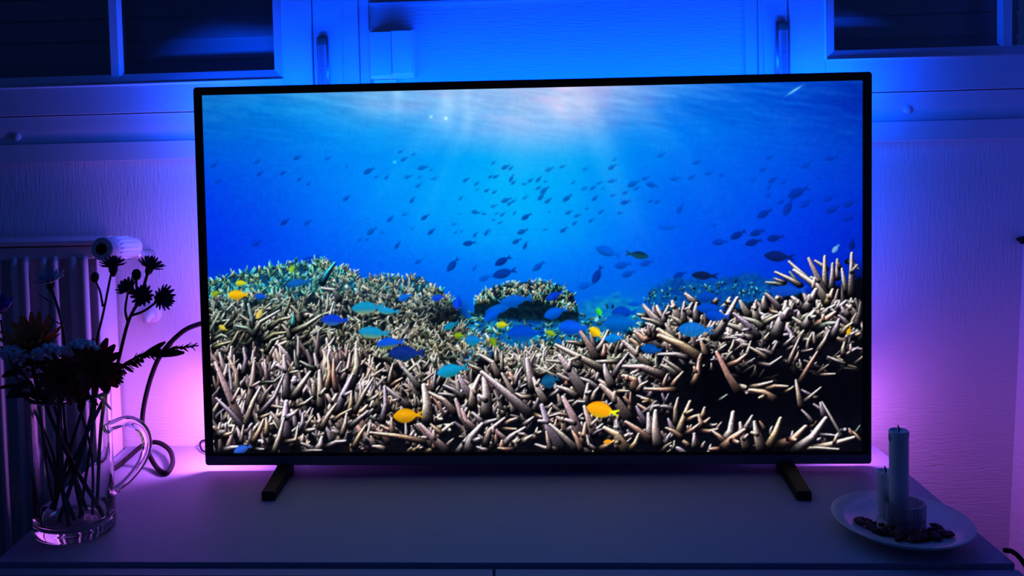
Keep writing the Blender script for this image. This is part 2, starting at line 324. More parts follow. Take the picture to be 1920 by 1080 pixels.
    scatter(150, (1210, 1460), [(1210, 548), (1400, 525), (1460, 540)], [(1210, 610), (1460, 570)], (5, 10), (.9, 1.6), 'b', (30, 150), .1)
    scatter(10, (1080, 1230), [(1080, 570), (1230, 580)], [(1080, 640), (1230, 640)], (6, 12), (1.2, 2.2), 'b', (20, 160), .2)
    # left mound
    L1 = [(376, 530), (420, 522), (455, 510), (500, 500), (560, 497), (600, 488), (640, 505), (690, 522), (740, 520), (790, 522), (825, 545), (850, 570), (880, 605)]
    area(L1, (6, 42, 88), (22, 88, 130), 5)
    area([(376, 572), (470, 560), (600, 548), (700, 540), (800, 545), (835, 560), (850, 590), (900, 640)], (5, 10, 20), (24, 36, 38), 5, 8)
    scatter(480, (380, 650), L1, [(376, 575), (650, 560)], (9, 17), (1.3, 2.3), 't', (35, 145), .12)
    scatter(480, (600, 850), L1, [(600, 565), (850, 590)], (8, 15), (1.2, 2.2), 'tgc', (35, 145), .12)
    # middle
    area([(860, 612), (900, 575), (950, 600), (1000, 610), (1060, 590), (1120, 600), (1215, 600)], (0, 60, 150), (25, 140, 190), 7, 6)
    scatter(420, (860, 1215), [(860, 600), (900, 575), (1060, 590), (1215, 600)], [(860, 680), (1215, 690)], (8, 18), (1.2, 2.5), 'bbt', (10, 170), .15)
    M1 = [(890, 575), (905, 548), (940, 535), (1000, 530), (1050, 535), (1075, 555), (1085, 590)]
    area(M1, (3, 14, 34), (8, 40, 55), 5, 3, [(890, 590), (940, 600), (1040, 605), (1085, 600)])
    scatter(260, (893, 1080), M1, [(893, 570), (1000, 566), (1080, 590)], (7, 13), (1.1, 1.9), 'tc', (40, 140), .1)
    # grey thicket
    scatter(950, (385, 870), [(385, 560), (600, 545), (830, 550), (870, 615)], [(385, 665), (700, 690), (870, 670)], (10, 19), (1.4, 2.4), 'gc', (20, 160), .1)
    for e in ((478, 640, 52, 26), (770, 595, 0, 0), (838, 592, 34, 26), (420, 610, 24, 18), (555, 655, 30, 14)):
        if e[2]: C += ((np.array([2, 6, 14])-C)*(np.exp(-(((xx-e[0])/e[2])**2+((yy-e[1])/e[3])**2)**1.5)*.85)[..., None])
    scatter(520, (640, 960), [(640, 640), (850, 610), (960, 660)], [(640, 700), (960, 720)], (10, 20), (1.4, 2.5), 'cg', (20, 160), .1)
    scatter(45, (390, 620), [(390, 590), (620, 570)], [(390, 660), (620, 655)], (28, 58), (2, 3.2), 'g', (10, 75), .12)
    # foreground dark ground
    F = [(376, 668), (450, 662), (560, 665), (640, 655), (690, 660), (760, 690), (850, 700), (900, 672), (960, 660), (1040, 645), (1110, 640), (1180, 625), (1215, 600), (1290, 575), (1340, 590), (1440, 560), (1530, 545), (1624, 520)]
    area(F, (2, 3, 8), (10, 10, 16), 12, 5)
    fz = (1-sm(yy, 640, 720))*sm(xx, 1180, 1230)
    scatter(260, (385, 700), [(385, 675), (690, 668)], [(385, 850), (700, 840)], (24, 60), (2.8, 5), 'pw', (55, 125), .12)
    scatter(230, (690, 1010), [(690, 700), (900, 690), (1010, 670)], [(690, 790), (1010, 790)], (14, 38), (2.2, 4), 'cpw', (40, 150), .1)
    scatter(280, (960, 1240), [(960, 668), (1120, 650), (1240, 620)], [(960, 700), (1240, 730)], (16, 40), (2, 3.8), 'gcw', (20, 165), .1)
    scatter(230, (1215, 1616), [(1215, 620), (1290, 600), (1340, 612), (1440, 582), (1616, 575)], [(1215, 660), (1400, 655), (1616, 640)], (18, 48), (3.2, 5.5), 'wcp', (20, 160), .14)
    scatter(90, (1250, 1616), [(1250, 650), (1616, 630)], [(1250, 720), (1616, 700)], (12, 36), (1.6, 3.2), 'pw', (0, 180), .1)
    scatter(50, (385, 1616), [(385, 790), (1616, 800)], [(385, 850), (1616, 855)], (14, 34), (2, 4.5), 'ppo', (20, 160), .1)
    scatter(230, (660, 1270), [(660, 740), (1250, 690)], [(660, 850), (1250, 850)], (18, 46), (2.5, 5), 'pwwo', (20, 160), .1)
    shade = sm(xx, 1260, 1330)*sm(yy, 668, 700)*(1-sm(yy, 760, 800))*.72
    C[:] = C*(1-shade[..., None])
    # traced branches: base x y, tip x y, width, colour
    T = []
    def tr4(ox, oy, k, txt):
        for t in txt.replace('\n', ';').split(';'):
            q = t.split()
            if len(q) < 6: continue
            v = list(map(float, q[:-2])); w = float(q[-2])
            T.append(([(ox+v[i]/k, oy+v[i+1]/k) for i in range(0, len(v), 2)], w, q[-1]))
    tr4(390, 620, 4.5, '''290 800 150 480 60 270 9 p;290 810 180 680 70 570 6 p;310 800 380 600 440 480 7 p;340 640 380 400 390 260 8 p;250 520 240 360 170 220 6 p;200 620 200 470 180 320 5 p;440 700 560 560 640 370 6 p;420 440 560 430 640 360 4 g;660 560 660 400 640 210 9 w
    300 360 320 240 300 150 6 p;500 420 490 340 480 250 6 p;720 560 800 440 860 350 8 w;680 360 760 340 4 w;760 320 740 250 730 170 5 c;900 560 890 440 870 410 6 w;740 520 740 440 730 400 14 p;950 640 950 480 940 340 9 w;900 320 830 290 780 260 5 c;1000 500 1030 360 1010 220 7 o;1080 500 1060 380 1060 240 6 o
    1090 680 1150 520 1220 370 10 p;1200 480 1260 300 1250 160 10 c;1180 340 1260 330 1330 240 5 o;1240 680 1320 520 1395 400 6 p;960 820 1010 720 1080 620 7 p;1060 760 1120 710 1210 660 5 o;1200 810 1280 740 1350 680 7 w;440 740 480 720 520 700 5 o;620 820 570 740 530 690 6 c;500 630 560 640 640 650 5 p;650 940 740 920 760 800 5 p
    750 860 800 780 800 700 6 p;820 850 860 840 900 830 6 w;280 940 290 870 300 800 5 p;560 1020 600 900 640 740 7 w;660 900 650 760 660 600 13 p;80 880 140 850 150 790 9 w;130 890 200 860 6 o;130 1010 190 990 250 980 7 w;380 940 430 850 470 750 7 o;490 880 500 800 490 740 6 o;520 930 480 940 420 930 9 w;400 1000 470 1000 4 w
    900 1000 840 970 790 950 5 w;790 1020 880 1010 960 1010 4 w;920 1010 950 960 960 900 9 w;1000 980 1080 940 1160 930 6 w;1130 880 1160 780 1170 700 6 p;1190 700 1210 600 1210 530 6 o;1230 980 1280 880 1330 800 6 o;740 640 820 610 880 560 5 p''')
    tr4(690, 620, 4.5, '''500 760 500 620 470 460 13 w;340 640 240 560 140 470 8 w;120 760 150 620 140 470 7 p;160 680 170 620 170 580 5 o;430 480 370 400 290 310 7 c;180 440 190 360 210 280 5 c;550 500 560 420 570 340 5 w;450 440 500 400 560 350 4 c;460 330 500 280 520 240 4 c
    730 690 640 590 510 520 8 p;880 640 890 500 940 380 10 p;1000 700 1000 540 980 390 13 w;1360 700 1180 540 960 350 11 w;1240 560 1180 450 1130 360 6 w;960 340 900 310 860 290 5 c;1100 380 1050 270 940 200 7 w;1130 340 1130 260 1130 180 5 c;1090 260 1080 210 1080 160 5 c;870 560 810 470 770 380 9 w
    800 560 720 500 640 460 6 w;740 560 680 540 600 530 5 w;870 830 790 720 740 580 9 p;900 830 830 760 790 660 7 p;850 1010 870 900 960 790 12 w;960 800 1020 770 1080 750 7 w;960 770 920 730 880 690 6 w;990 960 1030 840 1150 740 8 p;1160 790 1200 760 1250 740 6 o;1130 830 1190 830 1250 830 5 o;1120 990 1210 890 1320 820 8 w;1310 800 1360 760 1395 730 6 w
    490 940 250 890 20 860 7 o;240 860 160 830 110 800 6 o;660 1010 540 900 440 790 9 p;540 960 500 880 420 790 8 p;560 990 560 950 550 920 6 o;620 870 570 830 530 790 5 o;210 860 200 800 200 740 6 o;1010 1010 960 1000 920 980 5 w;1230 1000 1150 1000 1100 990 5 o;1130 1000 1130 960 1130 930 7 o;300 560 340 620 360 640 5 o;400 640 400 580 390 540 4 c;440 630 420 590 410 560 4 c
    1380 560 1300 560 1250 530 6 p;1395 480 1370 380 1340 240 11 w;1240 460 1260 380 1300 310 5 w;60 640 40 600 20 640 5 c;0 600 60 560 90 530 5 w;190 470 240 430 290 400 5 o''')
    tr4(1000, 620, 4.5, '''530 230 470 120 390 0 9 p;530 180 580 110 630 0 7 w;520 160 500 80 480 20 6 w;420 120 350 100 280 90 6 c;590 220 600 180 600 120 7 o;590 330 400 230 190 120 9 w;430 530 320 360 220 210 12 w;400 300 260 270 110 250 6 c;660 460 620 370 600 290 9 w;670 390 720 300 800 190 7 w;970 300 870 200 760 90 9 w
    720 260 620 260 530 260 6 w;1100 380 920 310 760 300 10 p;860 490 850 420 760 380 11 o;880 510 910 460 960 430 6 p;1200 500 1080 500 940 490 7 o;1170 470 1200 420 1260 350 6 o;1200 370 1140 320 1080 290 7 c;1250 350 1170 290 1100 240 5 c;1400 230 1240 120 1060 40 12 o;1350 450 1390 360 1395 260 8 o;1300 230 1200 200 1060 200 7 w;800 740 700 590 570 460 12 p
    550 490 470 430 370 390 6 w;500 590 520 520 550 480 6 p;440 620 450 540 460 450 8 w;360 550 280 500 200 470 7 w;100 600 40 500 0 400 8 w;230 990 130 820 70 630 11 p;400 900 330 720 250 560 11 p;300 720 220 700 140 720 5 p;330 640 370 600 430 600 5 w;350 990 240 880 140 790 7 w;510 880 470 760 430 640 9 p;500 880 540 850 580 830 4 w
    400 1000 370 920 330 850 6 o;400 960 430 870 440 780 8 o;520 1000 470 960 450 880 4 w;780 1000 700 880 600 820 11 o;740 920 720 840 700 760 8 w;560 1000 620 970 680 930 7 o;980 920 880 840 780 770 9 o;980 900 980 800 970 700 9 w;1050 960 1030 820 1030 680 11 p;990 690 1010 640 1060 630 6 w;1180 660 1110 640 1050 640 6 w;950 780 900 700 870 640 6 p;820 1000 860 950 890 870 7 o
    1220 880 1260 760 1320 600 9 o;1200 780 1200 660 1220 570 6 p;1250 900 1180 850 1120 820 6 o;1290 870 1350 830 1395 790 6 o;1300 760 1350 730 1395 710 6 o;1360 980 1360 920 1360 870 7 w;1180 1000 1190 960 1190 930 4 c;220 920 180 880 170 800 7 p;200 1000 100 990 20 960 6 p;0 710 40 720 70 730 6 o;140 1000 120 900 110 850 5 p;780 470 770 500 740 520 6 p;1100 470 1110 420 1130 370 5 o;690 520 740 510 800 510 5 o''')
    tr4(1310, 620, 4.5, '''330 510 250 380 150 180 9 o;240 300 330 260 400 200 7 o;400 220 420 160 440 90 5 w;570 230 500 180 430 140 5 p;620 200 560 170 490 150 5 w;620 190 640 140 660 100 5 w;500 280 600 290 700 220 5 w;760 280 790 200 850 60 6 p;720 130 760 90 800 50 5 w;220 260 260 200 280 180 5 w;160 180 190 150 230 120 6 c;60 200 40 140 20 90 7 o;0 300 10 240 20 200 7 o
    460 60 390 50 320 30 6 w;190 70 250 60 320 60 5 w;850 440 940 280 1000 180 6 o;1000 180 1060 90 1100 0 6 p;860 180 910 170 960 155 4 p;1240 280 1160 250 1090 220 4 w;1220 200 1220 150 1230 100 6 p;730 520 780 490 800 470 4 o;330 480 380 480 460 520 9 p;640 580 540 520 430 500 9 o;430 480 520 460 620 430 6 p;560 500 640 470 750 470 6 o;890 600 950 550 1030 480 5 w;960 550 900 520 870 500 4 p
    860 640 840 520 820 420 6 p;220 930 270 850 290 690 11 w;200 1000 290 910 380 840 12 o;400 990 370 880 350 780 9 p;430 830 450 740 6 w;380 850 420 780 450 720 7 w;520 1000 490 880 470 770 9 p;540 980 510 880 490 820 7 p;590 980 650 860 690 740 10 o;680 970 800 920 900 810 12 o;610 880 610 830 620 810 4 w;820 1010 960 900 1070 740 12 w;1060 720 1040 650 1030 610 7 p;1050 680 1010 650 970 620 4 w
    1200 880 1110 720 1040 600 3 w;1010 880 1100 880 1200 890 4 p;960 1000 1120 960 1310 900 9 p;830 1000 1000 990 1180 1000 5 w;1300 880 1280 850 1270 830 5 o;1360 920 1330 880 1300 850 3 o;1320 860 1340 830 1360 800 3 g;960 770 920 720 870 670 4 w;1020 375 1080 370 1150 365 4 p;210 930 170 890 120 850 6 o;0 800 60 770 90 740 6 o;20 850 90 850 160 830 6 o;90 800 120 800 150 790 5 w;20 740 40 700 50 650 7 o;0 820 20 780 0 720 7 o
    30 990 40 960 50 940 5 p;180 1000 120 1000 90 1000 6 o;1000 560 950 560 3 p;170 590 200 570 240 540 4 g''')
    tr4(1310, 440, 5.142, '''1230 640 1140 500 920 340 9 w;1120 490 1000 380 870 260 6 w;1220 590 1140 400 1060 230 8 w;980 490 880 430 740 360 6 w;810 490 740 470 650 460 5 c;830 460 770 440 730 420 4 w;1230 330 1180 290 1120 250 5 w;1220 520 1215 360 1215 210 7 w;1280 520 1290 400 1290 280 7 w;1350 320 1340 280 1335 240 6 w;1420 540 1400 430 1380 330 6 g;1470 580 1475 380 1475 180 8 w
    1430 260 1480 270 1540 330 4 g;960 480 920 420 880 360 5 g;1130 480 1120 380 1110 300 5 t;1340 420 1335 360 1330 300 5 w;1230 670 1270 600 1290 530 8 o;1030 730 1080 640 1130 530 12 w;990 700 940 640 900 600 8 w;860 790 840 720 840 650 11 w;740 980 800 820 860 720 14 w;790 720 720 640 650 570 7 w;200 740 260 680 300 610 8 c;160 980 260 820 370 610 10 w;570 980 460 860 340 760 8 p;520 970 380 900 240 850 9 c;610 890 540 840 420 800 8 c
    220 1000 300 990 360 980 8 w;520 1000 440 980 360 970 8 w;620 860 700 810 780 770 7 c;560 820 545 740 540 670 9 w;480 780 430 700 400 640 8 c;640 720 630 650 630 600 8 w;770 640 760 610 760 590 8 w;720 930 710 880 710 850 8 w;1030 890 960 840 910 800 6 w;1020 900 1070 800 1110 740 11 w;980 840 1020 790 1070 760 7 c;1180 790 1240 730 1310 680 8 w;1120 890 1210 830 1310 750 10 o;1160 900 1250 860 1330 850 8 c;1310 740 1370 690 1420 640 8 w
    1530 790 1480 730 1430 680 8 w;1480 700 1475 650 1470 620 8 w;1520 870 1550 760 1560 660 7 w;1290 980 1330 900 1350 820 9 p;1440 870 1400 820 1350 780 6 w;1380 960 1420 900 1480 850 7 o;1210 1000 1250 940 1230 900 7 w;940 1040 900 990 890 960 8 w;150 660 170 630 170 610 7 w;960 1020 990 960 1010 930 7 p;1440 780 1400 740 1380 700 7 w;1480 860 1490 820 1520 760 6 p;1510 980 1555 950 6 o;760 1060 740 1040 720 1050 7 w;640 700 700 740 760 750 6 o''')
    tr4(1000, 470, 5.684, '''1370 800 1270 700 1170 580 9 w;1380 790 1400 690 1440 590 8 w;1320 720 1290 650 1280 600 7 w;1200 700 1150 690 1110 680 6 c;1380 800 1270 750 1160 720 6 c;1560 740 1520 650 1480 540 9 w;1600 770 1600 660 1610 550 8 w;1680 680 1650 640 1690 560 7 w;1730 560 1670 510 1620 460 8 w;1740 740 1730 640 1740 560 8 w;1580 780 1530 740 1490 710 6 c;1500 930 1450 850 1410 780 6 c;1620 940 1640 880 1640 830 9 w;1700 1080 1500 970 1330 840 12 o
    1300 900 1180 950 1080 860 9 o;1240 900 1230 840 1220 800 5 p;930 1060 950 1000 970 950 6 w;1130 1050 1090 990 1040 940 7 o''')
    tr4(390, 470, 5.684, '''490 880 560 760 760 640 6 g;490 900 420 830 290 800 6 g;660 820 760 740 880 710 6 g;600 960 700 890 830 870 6 g;620 1080 680 960 800 910 5 g;890 870 1040 800 1200 690 7 g;870 930 850 860 790 790 5 g;980 760 960 670 890 590 6 g;910 800 910 750 910 690 7 t;440 860 430 750 350 690 5 g;460 830 470 720 430 570 7 g;1400 520 1340 420 1210 400 6 g;60 950 140 900 200 920 5 g;60 1040 140 1000 240 970 5 g;1220 340 1270 240 1350 130 7 t;1020 700 1060 690 1110 690 8 w''')
    for pts, w, k in sorted(T, key=lambda t: t[0][0][1]-.3*t[1]):
        P = PAL[k]; w *= 1.22; c = np.array(P[rs.randint(len(P))])*rs.uniform(.95, 1.15)
        mm = [p for p in pts]
        stroke(mm, w*.72+1, w*.27+.5, (3, 4, 8), .9); stroke(mm, w*.70, w*.25, c, .10, .45)
        if w >= 9 and rs.rand() < .7:
            a, b = mm[0], mm[-1]; L = math.hypot(b[0]-a[0], b[1]-a[1]); t = rs.uniform(.3, .7); q = (a[0]+(b[0]-a[0])*t, a[1]+(b[1]-a[1])*t)
            th = math.atan2(b[1]-a[1], b[0]-a[0])+rs.choice([-1, 1])*rs.uniform(.6, 1); stroke([q, (q[0]+math.cos(th)*L*.22, q[1]+math.sin(th)*L*.22)], w*.35, w*.22, c, .12, .4)
    # tint towards blue with distance, and contrast of the grain
    far = (1-sm(yy, 520, 640))*.28
    C[:] = C+(np.array([0, 95, 170])-C)*(far*sm(yy-np.interp(xx[0], [p[0] for p in L1]+[1215], [p[1] for p in L1]+[600])[None, :], 0, 25))[..., None]*.5
    # reef fish
    D = math.radians
    for a in ((690, 577, 60, D(3), (15, 125, 175), .40, (150, 170, 140)), (728, 583, 40, D(-5), (20, 130, 190), .36, (90, 160, 150)), (628, 600, 50, D(-2), (10, 50, 190), .44, (60, 120, 180)), (702, 624, 58, D(-4), (15, 125, 180), .40, (140, 170, 130)),
              (733, 643, 52, D(6), (10, 70, 205), .42, (120, 140, 60)), (763, 662, 66, D(0), (10, 35, 120), .44, (10, 50, 110)), (848, 694, 58, D(12), (10, 130, 185), .44, (30, 140, 160)), (760, 557, 28, D(20), (10, 90, 200), .5, None), (822, 558, 26, D(10), (10, 60, 200), .5, None),
              (846, 610, 30, D(25), (10, 110, 160), .45, (20, 150, 170)), (890, 638, 34, D(0), (10, 110, 190), .6, (30, 160, 190)), (858, 566, 26, D(80), (0, 60, 225), .7, None), (940, 578, 60, D(15), (0, 80, 190), .30, None), (925, 590, 36, D(30), (0, 75, 210), .6, None), (968, 563, 60, D(8), (0, 80, 195), .36, None),
              (985, 625, 66, D(2), (0, 60, 185), .50, (10, 110, 190)), (1075, 614, 52, D(-2), (5, 75, 215), .56, None), (1042, 586, 44, D(20), (0, 80, 205), .5, None), (1040, 554, 34, D(25), (0, 50, 185), .45, None), (1170, 586, 46, D(0), (0, 55, 175), .5, None), (1165, 606, 64, D(0), (0, 85, 185), .55, None),
              (1152, 634, 36, D(5), (0, 110, 205), .5, None), (1222, 655, 40, D(-6), (0, 70, 165), .5, (10, 60, 140)), (1304, 618, 64, D(-2), (15, 95, 190), .45, (20, 120, 200)), (1330, 556, 44, D(0), (0, 60, 170), .45, None), (1333, 578, 52, D(0), (0, 62, 185), .40, None), (1345, 592, 44, D(-5), (0, 62, 190), .50, None),
              (1478, 545, 70, D(2), (10, 62, 180), .30, None), (1032, 714, 34, D(15), (15, 80, 130), .8, None), (1112, 611, 0, 0, (0, 0, 0), .5, None), (560, 530, 44, D(10), (10, 80, 170), .35, None), (490, 556, 24, D(0), (10, 70, 190), .55, None), (455, 842, 34, D(20), (40, 85, 200), .5, (30, 60, 150)), (1192, 570, 30, D(0), (0, 70, 190), .3, None)):
        if a[2]: fish(a[0], a[1], a[2]*1.05, a[3], a[4], .96, a[5], belly=a[6])
    for a in ((447, 553, 40, D(0), (225, 165, 10), .50), (453, 531, 24, D(0), (190, 190, 30), .5), (405, 550, 18, D(30), (130, 150, 20), .7), (765, 779, 56, D(4), (215, 145, 5), .52), (1118, 624, 30, D(-40), (245, 185, 10), .62), (861, 629, 20, D(0), (120, 150, 15), .7), (943, 609, 24, D(0), (190, 190, 30), .6),
              (925, 642, 22, D(-60), (110, 140, 15), .6), (1034, 625, 20, D(-20), (140, 165, 20), .6), (548, 503, 18, D(60), (130, 180, 50), .7), (1124, 586, 20, D(-60), (50, 200, 60), .6), (1592, 620, 18, D(70), (225, 160, 20), .5), (418, 615, 18, D(-30), (200, 180, 60), .6), (1141, 828, 20, D(10), (240, 150, 30), .5), (487, 588, 22, D(60), (210, 180, 90), .6)):
        fish(a[0], a[1], a[2], a[3], a[4], .95, a[5])
    fish(1130, 769, 62, D(-12), (255, 150, 8), 1, .52, tail=(225, 220, 20), belly=(250, 195, 20))
    fish(1567, 466, 20, D(50), (110, 165, 210), .9, .5); fish(1598, 458, 24, D(80), (0, 25, 110), .9, .5)
    C[:] = np.where((xx > 1585)[..., None] & (yy < 600)[..., None], C*(1-.45*sm(xx, 1585, 1612)*sm(yy, 480, 520))[..., None], C)
    return np.clip(C*np.array([1.0, 1.04, 1.0]), 0, 255)/255, X0, Y0
# ---------------------------------------------------------------- the room
ZT = .5449                                    # underside of the windows
FZ = -.64                                     # floor
XR = 1.44
def struct(name, mb, m, parent=None, **k):
    o = mb.build(name, m, parent, **k)
    if not parent: o['kind'] = 'structure'
    return o
wl = .375; wr = 1.034                         # the pier between the windows
b = MB(); b.box((-1.4, 0, FZ), (XR, .25, ZT)); b.box((wl, 0, ZT), (wr, .25, 1.15)); b.box((-1.4, 0, 1.15), (XR, .25, 1.5)); b.box((-1.4, 0, ZT), (-1.1, .25, 1.15))
struct('wall_back', b, wallm)
lean = lambda z: 1.4195+(z-.26)*.043          # the side wall is out of plumb
b = MB(); b.hexa([(lean(FZ), -1.0, FZ), (lean(FZ)+.12, -1.0, FZ), (lean(FZ)+.12, .25, FZ), (lean(FZ), -.0005, FZ)], [(lean(1.5), -1.0, 1.5), (lean(1.5)+.12, -1.0, 1.5), (lean(1.5)+.12, .25, 1.5), (lean(1.5), -.0005, 1.5)])
struct('wall_right', b, wallm)
b = MB(); b.box((-1.52, -2.0, FZ), (-1.4, .25, 1.5)); struct('wall_left', b, wallm)
b = MB(); b.box((-1.4, -2.6, FZ-.1), (XR+.1, .25, FZ)); struct('floor', b, floorm)
# boards under the windows
b = MB(); b.box((-1.1, -.0175, .4695), (XR, -.0005, .5003)); struct('trim_1', b, paint, bevel=.0015)
b = MB(); z0, z1 = .5008, .5449; prof = [(-.0005, z0), (-.006, z0), (-.0085, z0+.007), (-.0115, z0+.014), (-.0135, z0+.022), (-.0142, z0+.032), (-.0142, z1-.001), (-.0005, z1)]
b.add([(x, y, z) for x in (-1.1, XR) for y, z in prof], [tuple(range(8))[::-1], tuple(range(8, 16))]+[(i, (i+1) % 8, 8+(i+1) % 8, 8+i) for i in range(8)])
t2 = struct('trim_2', b, paint, smooth=True); sharp(t2, 50)
for px, py in ((29, 257), (1704, 205)):
    p = at(px, py, -.018); b = MB(); b.tube([(p.x, -.008, p.z), (p.x, -.0145, p.z), (p.x, -.0160, p.z)], [.006, .006, .0045], 20); b.build('cover_cap', plastic, t2, smooth=True, world=True); sharp(bpy.data.objects[-1]) if False else None

def window(name, x0, x1, bars, hinge_px, hinge_right):
    """casement from x0 to x1: frame, sash, glazing bead, bars, pane, shutter"""
    W = empty(name, ((x0+x1)/2, 0, ZT)); W['kind'] = 'structure'
    B = lambda nm, mb, m, **k: mb.build(nm, m, W, world=True, **k)
    return W, B
# left window
yS = -.020
gz = at(512, 131, -.004).z; bz = at(530, 148, yS).z                       # glass edge, bead edge
gx = at(513, 60, -.004).x; bx = at(529, 70, yS).x; sx = at(584, 70, yS).x; fx = at(641, 70, -.012).x
W1, B1 = window('window_1', -1.1, fx, None, None, True)
def casement(B, gx, bx, sx, fx, side, gz, bz, zt, far):
    s = side                                                            # +1: hinge on the right of the pane
    b = MB(); b.box((far, yS, ZT+.0006), (bx, -.0005+.03, bz)); B('sash_rail', b, paint, bevel=.0015)
    b = MB(); b.box((bx, yS, ZT+.0006), (sx, .03, 1.15)); B('sash_stile', b, paint, bevel=.0015)
    b = MB(); b.box((sx+s*.0012, -.014, ZT+.0006), (fx, .03, 1.15)); B('window_frame', b, paint, bevel=.0015)
    # sloped glazing beads, a raised lip along the sash edge
    b = MB(); b.hexa([(far, yS+.001, bz), (bx, yS+.001, bz), (bx, .004, bz), (far, .004, bz)], [(far, -.006, gz), (gx, -.006, gz), (gx, .004, gz), (far, .004, gz)])
    b.hexa([(bx, yS+.001, bz), (bx, .004, bz), (gx, .004, gz), (gx, -.006, gz)][::s], [(bx, yS+.001, 1.15), (bx, .004, 1.15), (gx, .004, 1.15), (gx, -.006, 1.15)][::s])
    B('glazing_bead', b, paint)
    b = MB(); b.tube([(far, yS, bz-.001), (bx, yS, bz-.001), (bx, yS, 1.15)], .0022, 8); B('bead_lip', b, paint, smooth=True)
casement(B1, gx, bx, sx, fx, 1, gz, bz, 1.15, -1.1)
m0, m1 = at(201, 70, -.012).x, at(225, 70, -.012).x
for xa in (m0, m0-.34, m0-.68):
    b = MB(); b.hexa([(xa, -.005, gz-.004), (xa+m1-m0, -.005, gz-.004), (xa+m1-m0, .004, gz-.004), (xa, .004, gz-.004)], [(xa, -.005, 1.15), (xa+m1-m0, -.005, 1.15), (xa+m1-m0, .004, 1.15), (xa, .004, 1.15)])
    b.hexa([(xa+.004, -.012, gz-.002), (xa+m1-m0-.004, -.012, gz-.002), (xa+m1-m0, -.005, gz-.002), (xa, -.005, gz-.002)], [(xa+.004, -.012, 1.15), (xa+m1-m0-.004, -.012, 1.15), (xa+m1-m0, -.005, 1.15), (xa, -.005, 1.15)])
    B1('glazing_bar', b, paint)
edges = [-1.09, m0-.68, m0-.34, m0, gx]
for k in range(4):
    xa = edges[k]+((m1-m0) if k else 0); b = MB(); b.box((xa, .0, gz-.003), (edges[k+1], .003, 1.15)); B1('pane', b, pane)
def shutter(B, xa, xb, z0):
    for k in range(14):
        z = z0+k*.036; b = MB(); b.hexa([(xa, .042, z), (xb, .042, z), (xb, .060, z), (xa, .060, z)], [(xa, .050, z+.035), (xb, .050, z+.035), (xb, .060, z+.035), (xa, .060, z+.035)]); B('shutter_slat', b, shut)
shutter(B1, -1.1, fx, .56)
hp = at(603, 70, -.026)
def hinge(x, ztop):
    h = empty('hinge', (x, -.02, ztop-.1)); P = lambda nm, mb, m: mb.build(nm, m, h, smooth=True, world=True)
    b = MB(); b.lathe([(.0068, 0), (.0068, .0335)], (x, -.027, ztop-.045), 20); sharp(P('hinge_barrel', b, hingem))
    b = MB(); b.lathe([(.0068, 0), (.0068, .047)], (x, -.027, ztop-.0925), 20); sharp(P('hinge_barrel', b, hingem))
    b = MB(); b.lathe([(.0062, 0), (.0066, .006), (.005, .0105)], (x, -.027, ztop-.0112), 20); sharp(P('hinge_cap', b, hingecap))
    b = MB(); b.box((x-.009, -.0215, ztop-.093), (x+.009, -.0145, ztop+.001)); P('hinge_plate', b, hingem)
    return h
h1 = hinge(hp.x, hp.z); tag(h1, 'worn metal barrel hinge left of the light switch', 'hinge')
# right window
gxr, bxr = at(1563, 60, -.004).x, at(1548, 60, yS).x; sxr, fxr = at(1481, 60, yS).x, at(1432, 60, -.012).x
gzr, bzr = at(1563, 95, -.004).z, at(1550, 111, yS).z
W2, B2 = window('window_2', fxr, XR, None, None, False)
casement(B2, gxr, bxr, sxr, fxr, -1, gzr, bzr, 1.15, XR-.002)
r0, r1 = at(1876, 40, -.012).x, at(1903, 40, -.012).x
b = MB(); b.hexa([(r0+.004, -.012, gzr-.002), (r1-.004, -.012, gzr-.002), (r1, .004, gzr-.002), (r0, .004, gzr-.002)], [(r0+.004, -.012, 1.15), (r1-.004, -.012, 1.15), (r1, .004, 1.15), (r0, .004, 1.15)]); B2('glazing_bar', b, paint)
for xa, xb in ((gxr, r0), (r1, XR-.003)):
    b = MB(); b.box((xa, .0, gzr-.003), (xb, .003, 1.15)); B2('pane', b, pane)
shutter(B2, fxr, XR-.003, .56)
hp = at(1468, 42, -.026); tag(hinge(hp.x, hp.z), 'worn metal barrel hinge above the right end of the television', 'hinge')
# casings of the pier
xa, xb, xc = at(646, 60, -.008).x, at(672, 60, -.008).x, at(692, 60, -.006).x
b = MB(); b.box((wl+.0006, -.010, .546), (xb, -.0006, 1.14)); struct('trim_3', b, paint, bevel=.0012)
b = MB(); b.box((xb+.0008, -.006, .546), (xc, -.0006, 1.14)); struct('trim_4', b, paint, bevel=.0012)
xa, xb = at(1397, 60, -.006).x, at(1422, 60, -.008).x
b = MB(); b.box((xa, -.006, .546), (xb-.0008, -.0006, 1.14)); struct('trim_5', b, paint, bevel=.0012)
b = MB(); b.box((xb, -.010, .546), (wr-.0006, -.0006, 1.14)); struct('trim_6', b, paint, bevel=.0012)
zt = at(760, 8, -.004).z; b = MB(); b.box((xc+.0006, -.004, zt), (xa-.001, -.0006, zt+.004)); struct('trim_7', b, paint)
